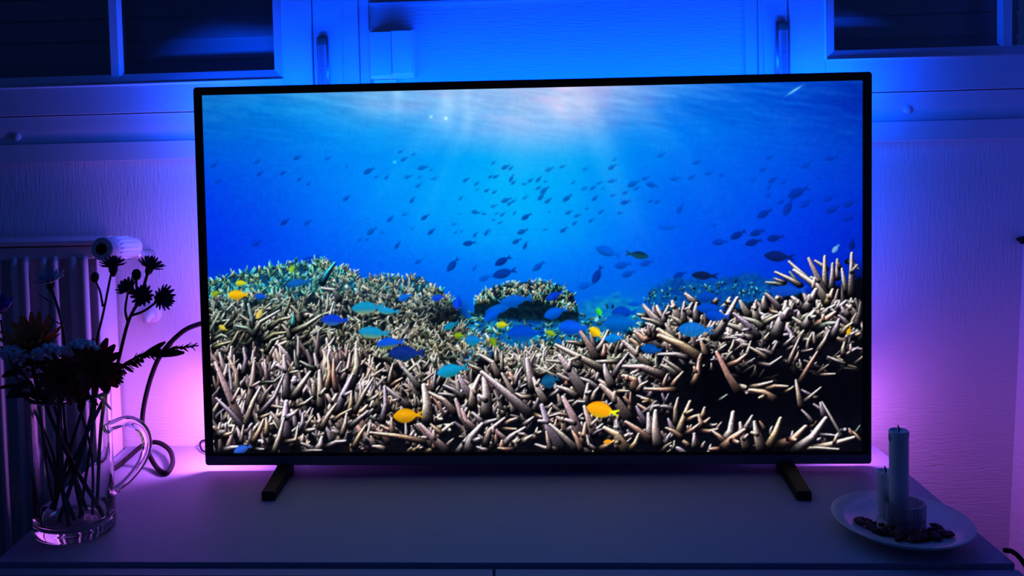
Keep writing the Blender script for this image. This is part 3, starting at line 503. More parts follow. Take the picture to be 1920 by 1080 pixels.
# light switch
a0, a1, a2, a3 = [at(x, 100, -.032) for x in (694, 734, 776, 778)]
zb, zl, zr = at(735, 146, -.032).z, at(715, 60, -.032).z, at(755, 56, -.032).z
sw = tag(empty('light_switch', ((a0.x+a2.x)/2, 0, zb)), 'white surface-mounted double rocker switch on the pier between windows', 'switch')
b = MB(); b.box((a0.x-.001, -.030, zb-.001), (a2.x+.0005, -.0008, zr+.0012)); b.build('back_box', plastic, sw, bevel=.001, world=True)
b = MB(); b.box((a1.x+.0008, -.034, zb+.006), (a2.x-.003, -.030, zr-.001)); b.build('rocker', plastic, sw, bevel=.0007, world=True)
b = MB(); b.hexa([(a0.x+.001, -.036, zb+.004), (a1.x-.0006, -.036, zb+.004), (a1.x-.0006, -.030, zb+.004), (a0.x+.001, -.030, zb+.004)], [(a0.x+.001, -.032, zl), (a1.x-.0006, -.032, zl), (a1.x-.0006, -.030, zl), (a0.x+.001, -.030, zl)]); b.build('rocker', plastic, sw, world=True)
sb = at(758, 152, -.012); b = MB(); b.box((a0.x+.003, -.016, zb-.012), (a1.x+.004, -.0008, zb-.0016)); b.build('cable_entry', plastic, sw, bevel=.001, world=True)

# ---------------------------------------------------------------- radiator
RX, RY, RT, RB = -.005, -.08, .350, -.30
rad = tag(empty('radiator', (-.3, -.05, RB)), 'white ribbed panel radiator at the left wall behind the glass jug', 'radiator')
RW = -.66; per = at(165, 560, RY).x-at(110, 560, RY).x
b = MB(); b.box((RW, RY+.020, RB), (RX-.004, -.03, RT-.008)); b.build('core_panel', radm, rad, world=True)
zh = at(150, 486, RY).z
b = MB(); b.box((RW, RY+.001, zh), (RX-.003, RY+.0195, RT-.010)); b.build('header', radm, rad, bevel=.003, seg=3, world=True)
b = MB(); b.box((RX-.0028, RY+.004, RB), (RX, -.006, RT-.004)); b.build('side_panel', radm, rad, bevel=.001, world=True)
b = MB(); b.box((RW, RY-.002, RT-.0075), (RX, -.012, RT)); top = b.build('top_cover', radm, rad, bevel=.0015, world=True)
rib = MB(); rib.tube([(0, 0, RB+.01), (0, 0, zh-.004), (0, .004, zh+.004)], [.0060, .0060, .004], 12)
rme = rib.mesh('rib'); rme.materials.append(radm)
for p in rme.polygons: p.use_smooth = True
xr = at(165, 560, RY).x
k = 0
while xr-k*per > RW+.02:
    for dx, yy in ((0, RY-.001), (-per*.40, RY+.001)):
        o = bpy.data.objects.new('rib', rme); C0.objects.link(o); o.parent = rad; o.matrix_parent_inverse = rad.matrix_basis.inverted(); o.location = (xr-k*per+dx-.003, yy, 0)
    k += 1
# thermostatic valve
v0, v1 = at(262, 462, -.030), at(190, 467, -.150)
ax = (v1-v0).normalized(); L = (v1-v0).length
b = MB(); b.tube([v0+ax*(L*t) for t in (.10, .16, .20, .80, .86)], [.009, .0145, .0165, .0165, .015], 28); dial = b.build('valve_head', plastic, rad, smooth=True, world=True); sharp(dial)
b = MB(); b.tube([v1-ax*.016, v1-ax*.002, v1, v1-ax*.001, v1-ax*.012], [.0172, .0172, .0155, .011, .009], 28, cap=True); e = b.build('valve_cap', plastic, dial, smooth=True); sharp(e)
b = MB(); b.tube([v1-ax*.0105, v1+ax*.0006], [.0085, .0085], 20); b.build('valve_core', black, dial, smooth=True)
for i in range(16):
    th = 2*math.pi*i/16; u = ax.cross(Vector((0, 0, 1))).normalized(); q = ax.cross(u); d = u*math.cos(th)+q*math.sin(th)
    b = MB(); b.tube([v0+ax*(L*.34)+d*.0168, v0+ax*(L*.76)+d*.0168], [.0012, .0012], 6); b.build('grip_ridge', plastic, dial, smooth=True)
el = at(272, 470, -.03)
b = MB(); b.tube(spline([(RX-.002, -.045, el.z-.002), (el.x-.014, -.045, el.z-.002), (el.x-.004, -.03, el.z-.008), (el.x-.002, -.014, el.z-.010), (el.x-.002, -.001, el.z-.010)], 5), .0088, 16); b.tube([(v0.x-.002, v0.y-.004, v0.z), v0+ax*.02], .0095, 16)
b.build('valve_body', hingem, rad, smooth=True, world=True)
q = at(283, 590, -.012)
b = MB(); b.tube([(q.x, -.001, q.z), (q.x, -.016, q.z), (q.x-.003, -.022, q.z-.004), (q.x-.004, -.024, q.z-.010)], .006, 14); b.tube([(q.x, -.001, q.z), (q.x, -.009, q.z), (q.x, -.012, q.z)], [.016, .0145, .009], 24); b.build('return_pipe', plastic, rad, smooth=True, world=True)

# ---------------------------------------------------------------- cabinet
CWD, CD = 1.1908, .42
cab = tag(empty('sideboard', (CWD/2, -CD/2, FZ)), 'low white two-door sideboard under the television', 'cabinet')
B = lambda nm, mb, m=topm, **k: mb.build(nm, m, cab, world=True, **k)
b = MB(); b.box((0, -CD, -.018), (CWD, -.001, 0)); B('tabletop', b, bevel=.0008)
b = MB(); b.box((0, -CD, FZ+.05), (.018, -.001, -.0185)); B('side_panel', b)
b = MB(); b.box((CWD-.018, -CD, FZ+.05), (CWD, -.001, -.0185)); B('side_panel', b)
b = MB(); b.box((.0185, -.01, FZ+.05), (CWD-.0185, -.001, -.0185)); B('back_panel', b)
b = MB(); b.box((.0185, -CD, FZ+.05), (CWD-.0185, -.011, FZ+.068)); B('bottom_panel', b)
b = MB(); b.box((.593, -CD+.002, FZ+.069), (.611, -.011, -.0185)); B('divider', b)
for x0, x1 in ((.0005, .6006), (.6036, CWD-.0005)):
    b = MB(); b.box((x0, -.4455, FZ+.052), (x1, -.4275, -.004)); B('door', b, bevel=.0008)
for x in (.05, CWD-.05):
    for y in (-.05, -.37):
        b = MB(); b.tube([(x, y, FZ), (x, y, FZ+.05)], [.014, .02], 16); B('leg', b, black)

# ---------------------------------------------------------------- television
tv = tag(empty('television', TVC, TVR), 'black flat television showing a coral reef on the white sideboard', 'television')
def TVb(nm, mb, m, **k):
    return mb.build(nm, m, tv, **k)
BL, BT, BB = .0125, .0118, .0180; hw = SW/2
def rrect(x0, x1, z0, z1, r, n=5):
    P = []
    for cx, cz, a in ((x1-r, z1-r, 0), (x0+r, z1-r, 90), (x0+r, z0+r, 180), (x1-r, z0+r, 270)):
        for i in range(n+1): t = math.radians(a+90*i/n); P.append((cx+r*math.cos(t), cz+r*math.sin(t)))
    return P
O = rrect(-hw-BL, hw+BL, -BB, SH+BT, .0045); I = rrect(-hw, hw, 0, SH, .0006)
n = len(O)
def ring(out, inn, y0, y1):
    V = [(x, y0, z) for x, z in out]+[(x, y0, z) for x, z in inn]+[(x, y1, z) for x, z in out]+[(x, y1, z) for x, z in inn]
    F = []
    for i in range(n):
        j = (i+1) % n; F += [(i, j, n+j, n+i), (2*n+i, 3*n+i, 3*n+j, 2*n+j), (i, 2*n+i, 2*n+j, j), (n+i, n+j, 3*n+j, 3*n+i)]
    return V, F
V, F = ring(O, I, -.0015, .012); b = MB(); b.add(V, F); bez = TVb('bezel', b, black, bevel=.0008)
b = MB(); b.box((-hw-BL+.002, -.0022, -BB+.0012), (hw+BL-.002, -.0014, -.0042)); TVb('lower_bezel_strip', b, tvsilver)
b = MB(); b.add([(x, y, z) for y in (.0121, .030) for x, z in O], [tuple(range(n)), tuple(range(n, 2*n))[::-1]]+[(i, n+i, n+(i+1) % n, (i+1) % n) for i in range(n)]); TVb('back_shell', b, black)
b = MB(); b.hexa([(-.33, .0305, .0), (.33, .0305, .0), (.33, .066, .015), (-.33, .066, .015)], [(-.33, .0305, .34), (.33, .0305, .34), (.28, .066, .30), (-.28, .066, .30)]); TVb('electronics_box', b, black, bevel=.006, seg=3)
# led strips on the back (their light is set up at the top)
def ledmat():
    m = bpy.data.materials.new('glowing_led_strip'); m.use_nodes = True; nt = m.node_tree; nt.nodes.remove(nt.nodes['Principled BSDF']); e = nt.nodes.new('ShaderNodeEmission')
    tc = nt.nodes.new('ShaderNodeTexCoord'); sp = nt.nodes.new('ShaderNodeSeparateXYZ'); mr = nt.nodes.new('ShaderNodeMapRange'); mr.inputs[2].default_value = SH
    cr = nt.nodes.new('ShaderNodeValToRGB'); cr.color_ramp.elements[0].color = (*PURP, 1); cr.color_ramp.elements[1].color = (*BLUE, 1); x = cr.color_ramp.elements.new(.6); x.color = (*MIX1, 1)
    nt.links.new(tc.outputs['Object'], sp.inputs[0]); nt.links.new(sp.outputs[2], mr.inputs[0]); nt.links.new(mr.outputs[0], cr.inputs[0]); nt.links.new(cr.outputs[0], e.inputs[0]); e.inputs[1].default_value = 1.5
    nt.links.new(e.outputs[0], nt.nodes['Material Output'].inputs[0]); return m
lm = ledmat()
for x0, x1, z0, z1 in ((-hw+.02, hw-.02, SH-.030, SH-.020), (-hw+.025, -hw+.035, 0, SH-.035), (hw-.035, hw-.025, 0, SH-.035)):
    b = MB(); b.box((x0, .0302, z0), (x1, .0315, z1)); TVb('led_strip', b, lm)
# feet: two splayed legs each
for s, px in ((-1, 503), (1, 1508)):
    f = atz(px, 934, .004); tip = TVW.inverted() @ f; root = TVW.inverted() @ atz(548 if s < 0 else 1480, 876, .018)
    fl = lambda p, z: TVW.inverted() @ Vector((p.x, p.y, z))
    ft = Vector((f.x, f.y, 0)); rt = TVW @ Vector((-.365*1 if s < 0 else .365, .02, 0)); bk = TVW @ Vector((-.395 if s < 0 else .395, .085, 0))
    for a, c in ((rt, ft), (rt, bk)):
        d = Vector((c.x-a.x, c.y-a.y, 0)).normalized(); nn = Vector((-d.y, d.x, 0))*.010
        low = [fl(a-nn, .0), fl(c-nn, .0), fl(c+nn, .0), fl(a+nn, .0)]; zt_ = .0195; hi = [fl(a-nn, zt_), fl(c-nn, .013), fl(c+nn, .013), fl(a+nn, zt_)]
        b = MB(); b.hexa(low, hi); TVb('foot', b, black, bevel=.002)
# screen: painted picture as colours of a fine grid
def screen():
    Cp, X0, Y0 = paint_reef(); NX, NY = 868, 488
    u = np.linspace(-hw, hw, NX); v = np.linspace(0, SH, NY); U, V_ = np.meshgrid(u, v)
    M = np.array(TVW); Pw = np.stack([U, np.zeros_like(U), V_, np.ones_like(U)], -1) @ M.T
    d = (Pw[..., :3]-np.array(CAM)) @ np.array(RM); px = PX+FOC*d[..., 0]/d[..., 2]-X0; py = PY-FOC*d[..., 1]/d[..., 2]-Y0
    px = np.clip(px, 0, Cp.shape[1]-1.01); py = np.clip(py, 0, Cp.shape[0]-1.01); i = px.astype(int); j = py.astype(int); fx_ = (px-i)[..., None]; fy_ = (py-j)[..., None]
    c = (Cp[j, i]*(1-fx_)+Cp[j, i+1]*fx_)*(1-fy_)+(Cp[j+1, i]*(1-fx_)+Cp[j+1, i+1]*fx_)*fy_
    c = np.where(c <= .04045, c/12.92, ((c+.055)/1.055)**2.4)
    co = np.stack([U, np.zeros_like(U), V_], -1).reshape(-1, 3).astype(np.float32)
    me = bpy.data.meshes.new('screen'); nv = NX*NY; nf = (NX-1)*(NY-1)
    me.vertices.add(nv); me.vertices.foreach_set('co', co.ravel())
    a = (np.arange(NY-1)[:, None]*NX+np.arange(NX-1)[None, :]).ravel(); q = np.stack([a, a+1, a+NX+1, a+NX], -1).astype(np.int32)
    me.loops.add(nf*4); me.loops.foreach_set('vertex_index', q.ravel()); me.polygons.add(nf); me.polygons.foreach_set('loop_start', np.arange(nf, dtype=np.int32)*4)
    me.update(calc_edges=True)
    at_ = me.color_attributes.new('picture', 'FLOAT_COLOR', 'POINT'); cc = np.ones((nv, 4), np.float32); cc[:, :3] = c.reshape(-1, 3); at_.data.foreach_set('color', cc.ravel())
    m = bpy.data.materials.new('lit_screen'); m.use_nodes = True; nt = m.node_tree; p = nt.nodes['Principled BSDF']; p.inputs['Base Color'].default_value = (.004, .004, .005, 1); p.inputs['Roughness'].default_value = .35
    t = nt.nodes.new('ShaderNodeAttribute'); t.attribute_name = 'picture'; nt.links.new(t.outputs['Color'], p.inputs['Emission Color']); p.inputs['Emission Strength'].default_value = 1
    return link('screen', me, m, tv)
screen()

# ---------------------------------------------------------------- cables
D = -.02
pts = [at(398, 598, -.085), at(385, 604, -.088), at(345, 620, -.09), at(305, 660, -.09), at(284, 705, -.088), at(270, 760, -.086), at(267, 800, -.086), at(274, 838, -.09), at(288, 868, -.105)]
pz = lambda x, y: atz(x, y, .0046)
pts += [pz(300, 882), pz(314, 886), pz(324, 872)+Vector((0, 0, .004)), pz(318, 852)+Vector((0, 0, .007)), pz(296, 840)+Vector((0, 0, .009)), pz(270, 842)+Vector((0, 0, .007)), pz(240, 858), pz(215, 878), pz(190, 882)]
b = MB(); b.tube(spline(pts, 8), .0038, 12); tag(b.build('power_cable', rubber, smooth=True), 'thick black power cable hanging left of the television and looping on sideboard', 'cable')
pts = [TVW @ Vector((-hw+.03, .028, .03)), pz(396, 834)+Vector((0, 0, .010)), pz(377, 836)+Vector((0, 0, .007)), pz(378, 843), pz(390, 848), pz(412, 850)]
b = MB(); b.tube(spline([p for p in pts], 6), .0016, 8); tag(b.build('thin_cable', rubber, smooth=True), 'thin cable curling out at the lower left corner of the television', 'cable')
c = at(1894, 1044, -.400)
pts = [Vector((CWD+.001, -.395, .004)), Vector((CWD+.006, -.404, .006)), Vector((CWD+.012, -.413, -.001)), Vector((CWD+.017, -.425, -.02)), Vector((CWD+.02, -.43, -.08)), Vector((CWD+.02, -.42, -.3)), Vector((CWD+.02, -.4, FZ+.005))]
b = MB(); b.tube(spline(pts, 6), .0028, 10); tag(b.build('side_cable', rubber, smooth=True), 'black cable bent over the front right corner of the sideboard', 'cable')
p = at(1917, 450, -.012); b = MB(); b.tube([(p.x, .0, p.z), (p.x, -.008, p.z)], .003, 12); b.ball((p.x, -.013, p.z), .0062, 16); tag(b.build('wall_knob', black, smooth=True), 'small round black knob on the wall at the far right', 'knob')

# ---------------------------------------------------------------- plate with candles
PC = Vector((1.0985, -.3400, 0))
b = MB(); b.lathe([(.034, .0005), (.036, .0005), (.040, .004), (.062, .0085), (.0775, .0175), (.0790, .0195), (.0775, .0205), (.060, .012), (.040, .0078), (.001, .0075)], PC, 72, 1, 1.10)
tag(b.build('candle_plate', ceram, smooth=True), 'shallow white oval plate holding candles at right front of the sideboard', 'plate')
def candle(x, y, z0, z1, r, lab, tilt=0):
    c = tag(empty('candle', (x, y, z0)), lab, 'candle')
    b = MB(); b.lathe([(r*.9, 0), (r, .002), (r, z1-z0-.010), (r*1.04, z1-z0-.004), (r*1.05, z1-z0-.001), (r*.93, z1-z0+.0005), (r*.75, z1-z0-.002), (.001, z1-z0-.003)], (0, 0, 0), 28); b.build('wax_body', wax, c, smooth=True)
    b = MB(); b.tube([(0, 0, z1-z0-.004), (.0005, 0, z1-z0+.002), (-.001, 0, z1-z0+.006)], .0009, 8); b.build('wick', wick, c, smooth=True)
    if tilt: 
        b = MB(); b.ball((-r*.98, -.001, z1-z0-.008), .0022, 8, (1, 1, 3)); b.build('wax_drip', wax, c, smooth=True)
    return c
candle(1.1000, -.330, .0125, .1245, .0112, 'tall white candle standing in the ribbed glass holder', 1)
candle(1.0945, -.3030, .0108, .0640, .0100, 'short pale candle behind the tall candle on the plate')
hx, hy = 1.1040, -.3365
h = tag(empty('candle_holder', (hx, hy, .008)), 'small ribbed glass holder around the foot of the tall candle', 'holder')
N = 44; prof = [(.0205, .0), (.0225, .002), (.0228, .0300), (.0205, .0300), (.0198, .004), (.001, .0035)]; V = []
for j, (r, z) in enumerate(prof):
    for k in range(N): V.append((r*(1+(.045 if (k % 4 < 2 and j in (1, 2)) else 0))*math.cos(2*math.pi*k/N), r*(1+(.045 if (k % 4 < 2 and j in (1, 2)) else 0))*math.sin(2*math.pi*k/N), z))
F = [(j*N+k, j*N+(k+1) % N, (j+1)*N+(k+1) % N, (j+1)*N+k) for j in range(5) for k in range(N)]+[tuple(range(N))[::-1], tuple(5*N+k for k in range(N))]
b = MB(); b.add(V, F); b.build('ribbed_glass', mat('smoky_ribbed_glass', (.55, .5, .6), .08, trans=.75, var=.1), h)
petal_meshes = []
for i in range(4):
    b = MB(); b.ball((0, 0, 0), .0055, 8, (1.5, .8, .55), .25); petal_meshes.append(b.mesh('dried_petal')); petal_meshes[-1].materials.append(berry)
spots = []
for i in range(50):
    t = rnd.random(); x = 1.050+t*.092; y = -.340-.010*math.sin(t*3)-rnd.uniform(0, .034)+(.012 if t < .3 else 0)
    if math.hypot(x-hx, y-hy) < .029: y = hy-.030-rnd.random()*.008; x = x
    spots.append((x, y))
for x, y in spots:
    rr = math.hypot(x-PC.x, (y-PC.y)/1.1); z = .0078+max(0, (rr-.040))*.21+.004
    o = bpy.data.objects.new('dried_petal', petal_meshes[rnd.randrange(4)]); C0.objects.link(o); o.location = (x, y, z); o.rotation_euler = (rnd.uniform(-.3, .3), rnd.uniform(-.3, .3), rnd.uniform(0, 6)); s = rnd.uniform(.7, 1.15); o.scale = (s, s, s)
    tag(o, 'dark red dried petal scattered around the candle holder on the plate', 'petal', 'dried petals on the candle plate')

# ---------------------------------------------------------------- glass jug
JC = Vector((.0588, -.3277, 0)); JR, JH = .0512, .183
jug = tag(empty('glass_jug', JC), 'clear straight-sided glass jug with handle holding the flower bouquet', 'jug')
pr = [(.001, .0012), (.040, .0012), (.047, .0006), (JR, .004), (JR+.0004, .012), (JR-.0004, .020), (JR-.0008, .10), (JR, JH-.004), (JR+.0002, JH), (JR-.0026, JH), (JR-.0034, JH-.006), (JR-.0040, .10), (JR-.0042, .024), (JR-.009, .0135), (.030, .0115), (.001, .0112)]
b = MB(); b.lathe(pr, (0, 0, 0), 64); gb = b.build('jug_body', glassm, jug, smooth=True)
J = lambda x, y, Y=-.322: at(x, y, Y)-JC
hp = spline([J(199, 805)+Vector((-.001, 0, 0)), J(212, 797), J(240, 789), J(266, 803), J(276, 830), J(268, 862), J(246, 893), J(222, 915), J(211, 921)], 6)
nn = len(hp); rr = [(.0052+.0036*abs(math.sin(math.pi*(i/(nn-1)*.85+.30)))+(.004*max(0, (i/(nn-1)-.55)))) for i in range(nn)]
b = MB(); b.tube(hp, rr, 16, sq=.75); b.build('jug_handle', glassm, jug, smooth=True)

# ---------------------------------------------------------------- flowers
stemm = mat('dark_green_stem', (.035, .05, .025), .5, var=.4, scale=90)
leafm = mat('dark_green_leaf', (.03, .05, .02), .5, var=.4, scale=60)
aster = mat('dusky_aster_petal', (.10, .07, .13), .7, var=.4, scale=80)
palea = mat('pale_blue_aster_petal', (.38, .50, .66), .7, var=.3, scale=80)
orange = mat('burnt_orange_petal', (.80, .22, .05), .6, var=.5, scale=70)
redm = mat('deep_red_petal', (.42, .06, .04), .6, var=.5, scale=70)
disk = mat('dark_brown_flower_disk', (.03, .015, .01), .8, var=.4, scale=120)
whitef = mat('small_white_florets', (.82, .86, .88), .7, var=.2, scale=120)
purf = mat('violet_petal', (.24, .12, .60), .7, var=.3)
YJ = -.33
def stem(root, pts, r0=.0022, r1=.0014, name='stem'):
    P = spline(pts, 6); n_ = len(P); b = MB(); b.tube(P, [r0+(r1-r0)*i/(n_-1) for i in range(n_)], 8); return b.build(name, stemm, root, smooth=True, world=True)
def petalmesh(L, W, curl, name='petal', seg=5):
    b = MB(); V = []
    for i in range(seg+1):
        t = i/seg; w_ = W*math.sin(math.pi*(.12+.80*t))**.7*(1 if t < .85 else .8); z = curl*t*t*L
        V += [(L*t, -w_/2, z+.0006), (L*t, 0, z-.0004), (L*t, w_/2, z+.0006)]
    F = [(3*i+k, 3*(i+1)+k, 3*(i+1)+k+1, 3*i+k+1) for i in range(seg) for k in range(2)]
    b.add(V, F); return b.mesh(name)
def head(root, c, nrm, n1, L, W, m, md, curl=.3, rings=2, dr=.006, open_=.2, parts=True, nm='petal'):
    nrm = Vector(nrm).normalized(); q = nrm.to_track_quat('Z', 'Y').to_matrix().to_4x4()
    base = Matrix.Translation(c) @ q
    me = petalmesh(L, W, curl); me.materials.append(m)
    for p in me.polygons: p.use_smooth = True
    joined = MB()
    for r_ in range(rings):
        k_ = max(5, int(n1*(1-.15*r_)))
        for k in range(k_):
            Mx = base @ Matrix.Rotation(2*math.pi*(k+.5*r_)/k_+rnd.uniform(-.08, .08), 4, 'Z') @ Matrix.Translation((dr*.5, 0, r_*.0012)) @ Matrix.Rotation(-(open_+.35*r_+rnd.uniform(-.12, .12)), 4, 'Y') @ Matrix.Scale(1-.18*r_+rnd.uniform(-.08, .08), 4)
            if parts:
                o = bpy.data.objects.new(nm, me); C0.objects.link(o); o.parent = root; o.matrix_parent_inverse = root.matrix_basis.inverted(); o.matrix_basis = Mx
            else: joined.add([Mx @ v.co for v in me.vertices], [tuple(p.vertices) for p in me.polygons])
    if not parts: joined.build('petals', m, root, smooth=True, world=True)
    b = MB(); b.ball((0, 0, 0), dr, 10, (1, 1, .6), .06); b.v = [tuple(base @ Vector(v)) for v in b.v]; b.build('flower_disk', md, root, smooth=True, world=True)
def calyx(root, c, dn, r):
    c = Vector(c); dn = Vector(dn).normalized(); b = MB(); b.tube([c+dn*r*1.5, c+dn*r*.8, c+dn*r*.1], [.0016, r*.55, r*.62], 10); b.build('calyx', stemm, root, smooth=True, world=True)
def jugpt(px, py, dy=0): 
    p = at(px, py, YJ+dy); return p
def inside(a, z, rad_=.040):                   # keep stem feet inside the jug
    v = Vector((a.x-JC.x, a.y-JC.y, 0))
    if v.length > rad_: v = v*(rad_/v.length)
    return Vector((JC.x+v.x, JC.y+v.y, z))
def flower(name, lab, cat, foot, group=None):
    return tag(empty(name, foot), lab, cat, group)
# dusky asters, silhouetted
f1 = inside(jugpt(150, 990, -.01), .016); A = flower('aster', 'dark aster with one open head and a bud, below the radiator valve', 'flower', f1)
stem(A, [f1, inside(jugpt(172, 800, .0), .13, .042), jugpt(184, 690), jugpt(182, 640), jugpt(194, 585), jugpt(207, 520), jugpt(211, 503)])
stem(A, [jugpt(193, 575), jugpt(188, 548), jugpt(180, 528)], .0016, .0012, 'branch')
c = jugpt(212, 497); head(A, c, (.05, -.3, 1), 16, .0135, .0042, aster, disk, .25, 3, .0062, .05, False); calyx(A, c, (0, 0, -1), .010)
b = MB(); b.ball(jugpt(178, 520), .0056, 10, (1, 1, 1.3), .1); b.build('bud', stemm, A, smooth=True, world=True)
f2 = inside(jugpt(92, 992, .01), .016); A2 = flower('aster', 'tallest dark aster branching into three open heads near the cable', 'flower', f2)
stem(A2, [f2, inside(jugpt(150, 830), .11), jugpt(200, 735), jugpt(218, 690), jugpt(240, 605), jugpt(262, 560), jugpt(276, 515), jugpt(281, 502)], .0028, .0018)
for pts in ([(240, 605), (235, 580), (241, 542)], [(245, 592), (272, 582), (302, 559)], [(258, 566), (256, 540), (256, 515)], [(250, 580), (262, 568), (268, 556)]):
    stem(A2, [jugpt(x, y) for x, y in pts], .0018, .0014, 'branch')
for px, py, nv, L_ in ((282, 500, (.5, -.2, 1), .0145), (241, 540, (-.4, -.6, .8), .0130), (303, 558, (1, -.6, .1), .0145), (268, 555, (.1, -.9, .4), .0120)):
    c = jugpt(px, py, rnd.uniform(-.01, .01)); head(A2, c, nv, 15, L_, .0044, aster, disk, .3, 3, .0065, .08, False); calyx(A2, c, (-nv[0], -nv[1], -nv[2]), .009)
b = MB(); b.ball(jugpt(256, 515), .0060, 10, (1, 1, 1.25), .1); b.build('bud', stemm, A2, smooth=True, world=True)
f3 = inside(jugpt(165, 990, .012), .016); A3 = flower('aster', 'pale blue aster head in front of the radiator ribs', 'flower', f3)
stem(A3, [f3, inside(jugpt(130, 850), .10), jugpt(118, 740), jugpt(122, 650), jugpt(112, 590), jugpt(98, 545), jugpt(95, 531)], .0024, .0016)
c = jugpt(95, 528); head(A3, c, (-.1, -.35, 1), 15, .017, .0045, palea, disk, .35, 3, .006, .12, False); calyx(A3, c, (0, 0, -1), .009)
b = MB(); b.v = []; me = petalmesh(.028, .006, .1, 'leaf'); me.materials.append(leafm)
def leaf(root, c, d, L=1, roll=0, m=None, me=me):
    o = bpy.data.objects.new('leaf', me); C0.objects.link(o); o.parent = root; o.matrix_parent_inverse = root.matrix_basis.inverted()
    o.matrix_basis = Matrix.Translation(c) @ Vector(d).to_track_quat('X', 'Z').to_matrix().to_4x4() @ Matrix.Rotation(roll, 4, 'X') @ Matrix.Scale(L, 4); return o
leaf(A3, jugpt(100, 570), (-1, 0, .55), .85); leaf(A3, jugpt(118, 610), (-1, 0, .4), .9); leaf(A3, jugpt(120, 660), (1, -.2, .6), .8)
# orange and red flowers
f4 = inside(jugpt(196, 976, 0), .016); G = flower('gerbera', 'large burnt orange flower with upright petals at the left of bouquet', 'flower', f4)
stem(G, [f4, inside(jugpt(130, 860, -.01), .10), jugpt(80, 745, -.02), jugpt(64, 700, -.03), jugpt(62, 655, -.03)], .003, .0024)
c = jugpt(62, 648, -.035); head(G, c, (.05, -.55, .85), 17, .036, .0095, orange, disk, .25, 2, .013, .42); calyx(G, c, (0, .4, -1), .014)
f5 = inside(jugpt(110, 990, -.02), .016); G2 = flower('gerbera', 'deep red flower facing forward at the right rim of the jug', 'flower', f5)
stem(G2, [f5, inside(jugpt(150, 860, -.01), .10), jugpt(172, 770, -.02), jugpt(176, 720, -.035)], .003, .0024)
c = jugpt(176, 690, -.045); head(G2, c, (.3, -.85, .25), 16, .033, .0105, redm, disk, .2, 2, .011, .25); calyx(G2, c, (0, .9, -.5), .012)
f6 = inside(jugpt(130, 994, -.03), .016); G3 = flower('gerbera', 'dark orange flower drooping over the front rim of the jug', 'flower', f6)
stem(G3, [f6, inside(jugpt(110, 860, -.03), .10), jugpt(112, 760, -.04), jugpt(118, 725, -.05)], .003, .0024)
c = jugpt(118, 708, -.062); head(G3, c, (-.2, -.9, -.1), 15, .030, .0100, redm, disk, .1, 2, .011, .2); calyx(G3, c, (0, .9, -.3), .012)
# white cluster heads
wm = MB(); wm.ball((0, 0, 0), .0040, 8, (1, 1, .85), .12); wme = wm.mesh('floret'); wme.materials.append(whitef)
for p in wme.polygons: p.use_smooth = True
for i, (cx, cy, w_, n_, fx_, lab) in enumerate(((28, 668, 30, 34, 88, 'small white cluster of florets at the left edge of the bouquet'), (100, 664, 32, 36, 120, 'small white cluster of florets between orange and red flowers'), (158, 655, 26, 28, 176, 'small white cluster of florets above the deep red flower'))):
    f = inside(jugpt(fx_, 990, .02-.01*i), .016); Wf = flower('yarrow', lab, 'flower', f); c = jugpt(cx, cy, -.055)
    stem(Wf, [f, inside(jugpt(fx_-4, 860), .10), Vector((JC.x+(c.x-JC.x)*.6, c.y+.02, .185)), c-Vector((0, 0, .008))], .002, .0014)
    for k in range(n_):
        a_ = k*2.4; r_ = math.sqrt((k+.5)/n_); o = bpy.data.objects.new('floret', wme); C0.objects.link(o); o.parent = Wf; o.matrix_parent_inverse = Wf.matrix_basis.inverted()
        s_ = rnd.uniform(.75, 1.25); o.location = c+Vector((w_*.00068*r_*math.cos(a_)*1.15, .016*r_*math.sin(a_)-.003, .010*(1-r_*r_)+.011*math.sin(a_)*r_*-.6+rnd.uniform(-.002, .002))); o.scale = (s_,)*3
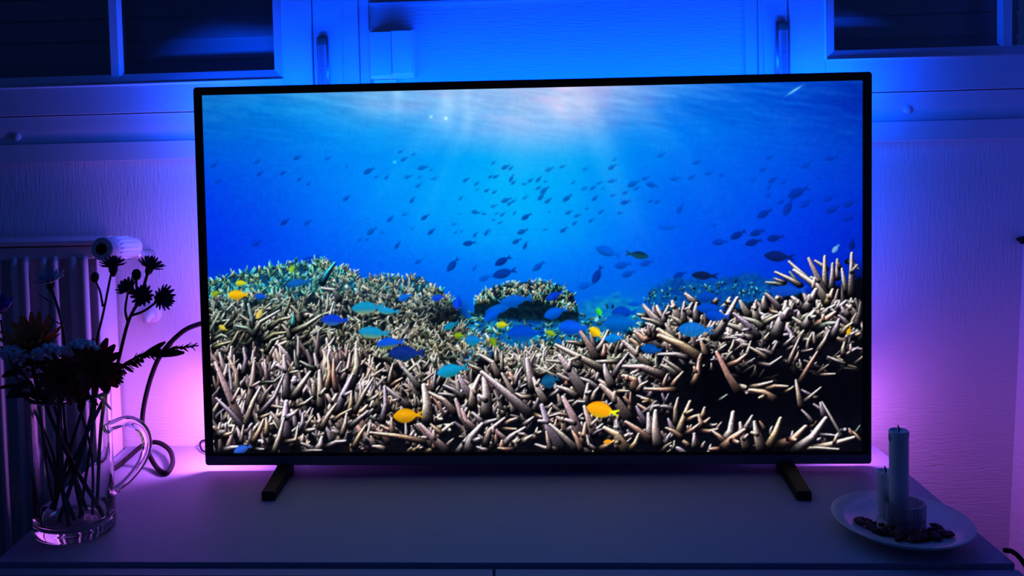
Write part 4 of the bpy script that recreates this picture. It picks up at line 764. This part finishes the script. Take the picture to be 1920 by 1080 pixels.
# violet flower at the edge, fern-like spike to the right
f7 = inside(jugpt(100, 985, .02), .016); Vf = flower('violet_flower', 'violet flower cut by the left edge of the picture', 'flower', f7)
stem(Vf, [f7, inside(jugpt(100, 850), .10), jugpt(40, 730), jugpt(10, 640), jugpt(2, 600)], .0022, .0016); c = jugpt(0, 582); head(Vf, c, (.3, -.4, .8), 14, .018, .006, purf, disk, .5, 3, .006, .5, False)
f8 = inside(jugpt(186, 980, .02), .016); Gs = flower('goldenrod_spike', 'dark feathery spike reaching right towards the television', 'flower', f8)
sp_ = [f8, inside(jugpt(186, 840), .11), jugpt(198, 730), jugpt(222, 692), jugpt(262, 668), jugpt(315, 655), jugpt(372, 648)]
stem(Gs, sp_, .0026, .0009)
path = spline([jugpt(x, y) for x, y in ((205, 708), (222, 692), (262, 668), (315, 655), (360, 649))], 12); spikeme = petalmesh(.013, .0040, .2, 'leaflet'); spikeme.materials.append(leafm)
for i, p in enumerate(path):
    for s in (-1, 1):
        t = i/len(path); d = Vector((1, rnd.uniform(-.5, .5), s*rnd.uniform(.35, .9)-.1)); o = bpy.data.objects.new('leaflet', spikeme); C0.objects.link(o); o.parent = Gs; o.matrix_parent_inverse = Gs.matrix_basis.inverted()
        o.matrix_basis = Matrix.Translation(p) @ d.to_track_quat('X', 'Z').to_matrix().to_4x4() @ Matrix.Rotation(rnd.uniform(0, 3), 4, 'X') @ Matrix.Scale((1.25-t*.75)*rnd.uniform(.7, 1.2), 4)
leaf(Gs, jugpt(262, 672), (1, 0, .55), 1.5, 1.2); leaf(Gs, jugpt(280, 664), (1, 0, .05), 1.7, 1.5)
# leafy filler: sprigs with broad leaves around the rim
lm2 = petalmesh(.038, .017, -.25, 'leaf'); lm2.materials.append(leafm)
for p in lm2.polygons: p.use_smooth = True
for i, (fx_, tx, ty, lab) in enumerate(((140, 30, 715, 'leafy green sprig spilling over the left rim of the jug'), (156, 95, 700, 'leafy green sprig in the middle of the bouquet'), (100, 165, 715, 'leafy green sprig at the right rim of the jug'))):
    f = inside(jugpt(fx_, 988, -.015+.012*i), .016); K = flower('leafy_sprig', lab, 'foliage', f); e = jugpt(tx, ty, -.02)
    stem(K, [f, inside(jugpt((fx_+tx)/2, 840), .11), inside(jugpt(tx, 745), .182, .044), e+Vector((0, 0, .02))], .0028, .0015)
    for k in range(17):
        a_ = k*2.39; z_ = .165+.062*(k/17)
        cc = Vector((JC.x+(e.x-JC.x)*.75+rnd.uniform(-.012, .012), -.335+rnd.uniform(-.03, .01), z_+.015)); d = Vector((math.cos(a_)*.9, math.sin(a_)*.6-.3, rnd.uniform(-.5, .45)))
        leaf(K, cc, d, rnd.uniform(.6, 1.0), rnd.uniform(-1, 1), me=lm2)
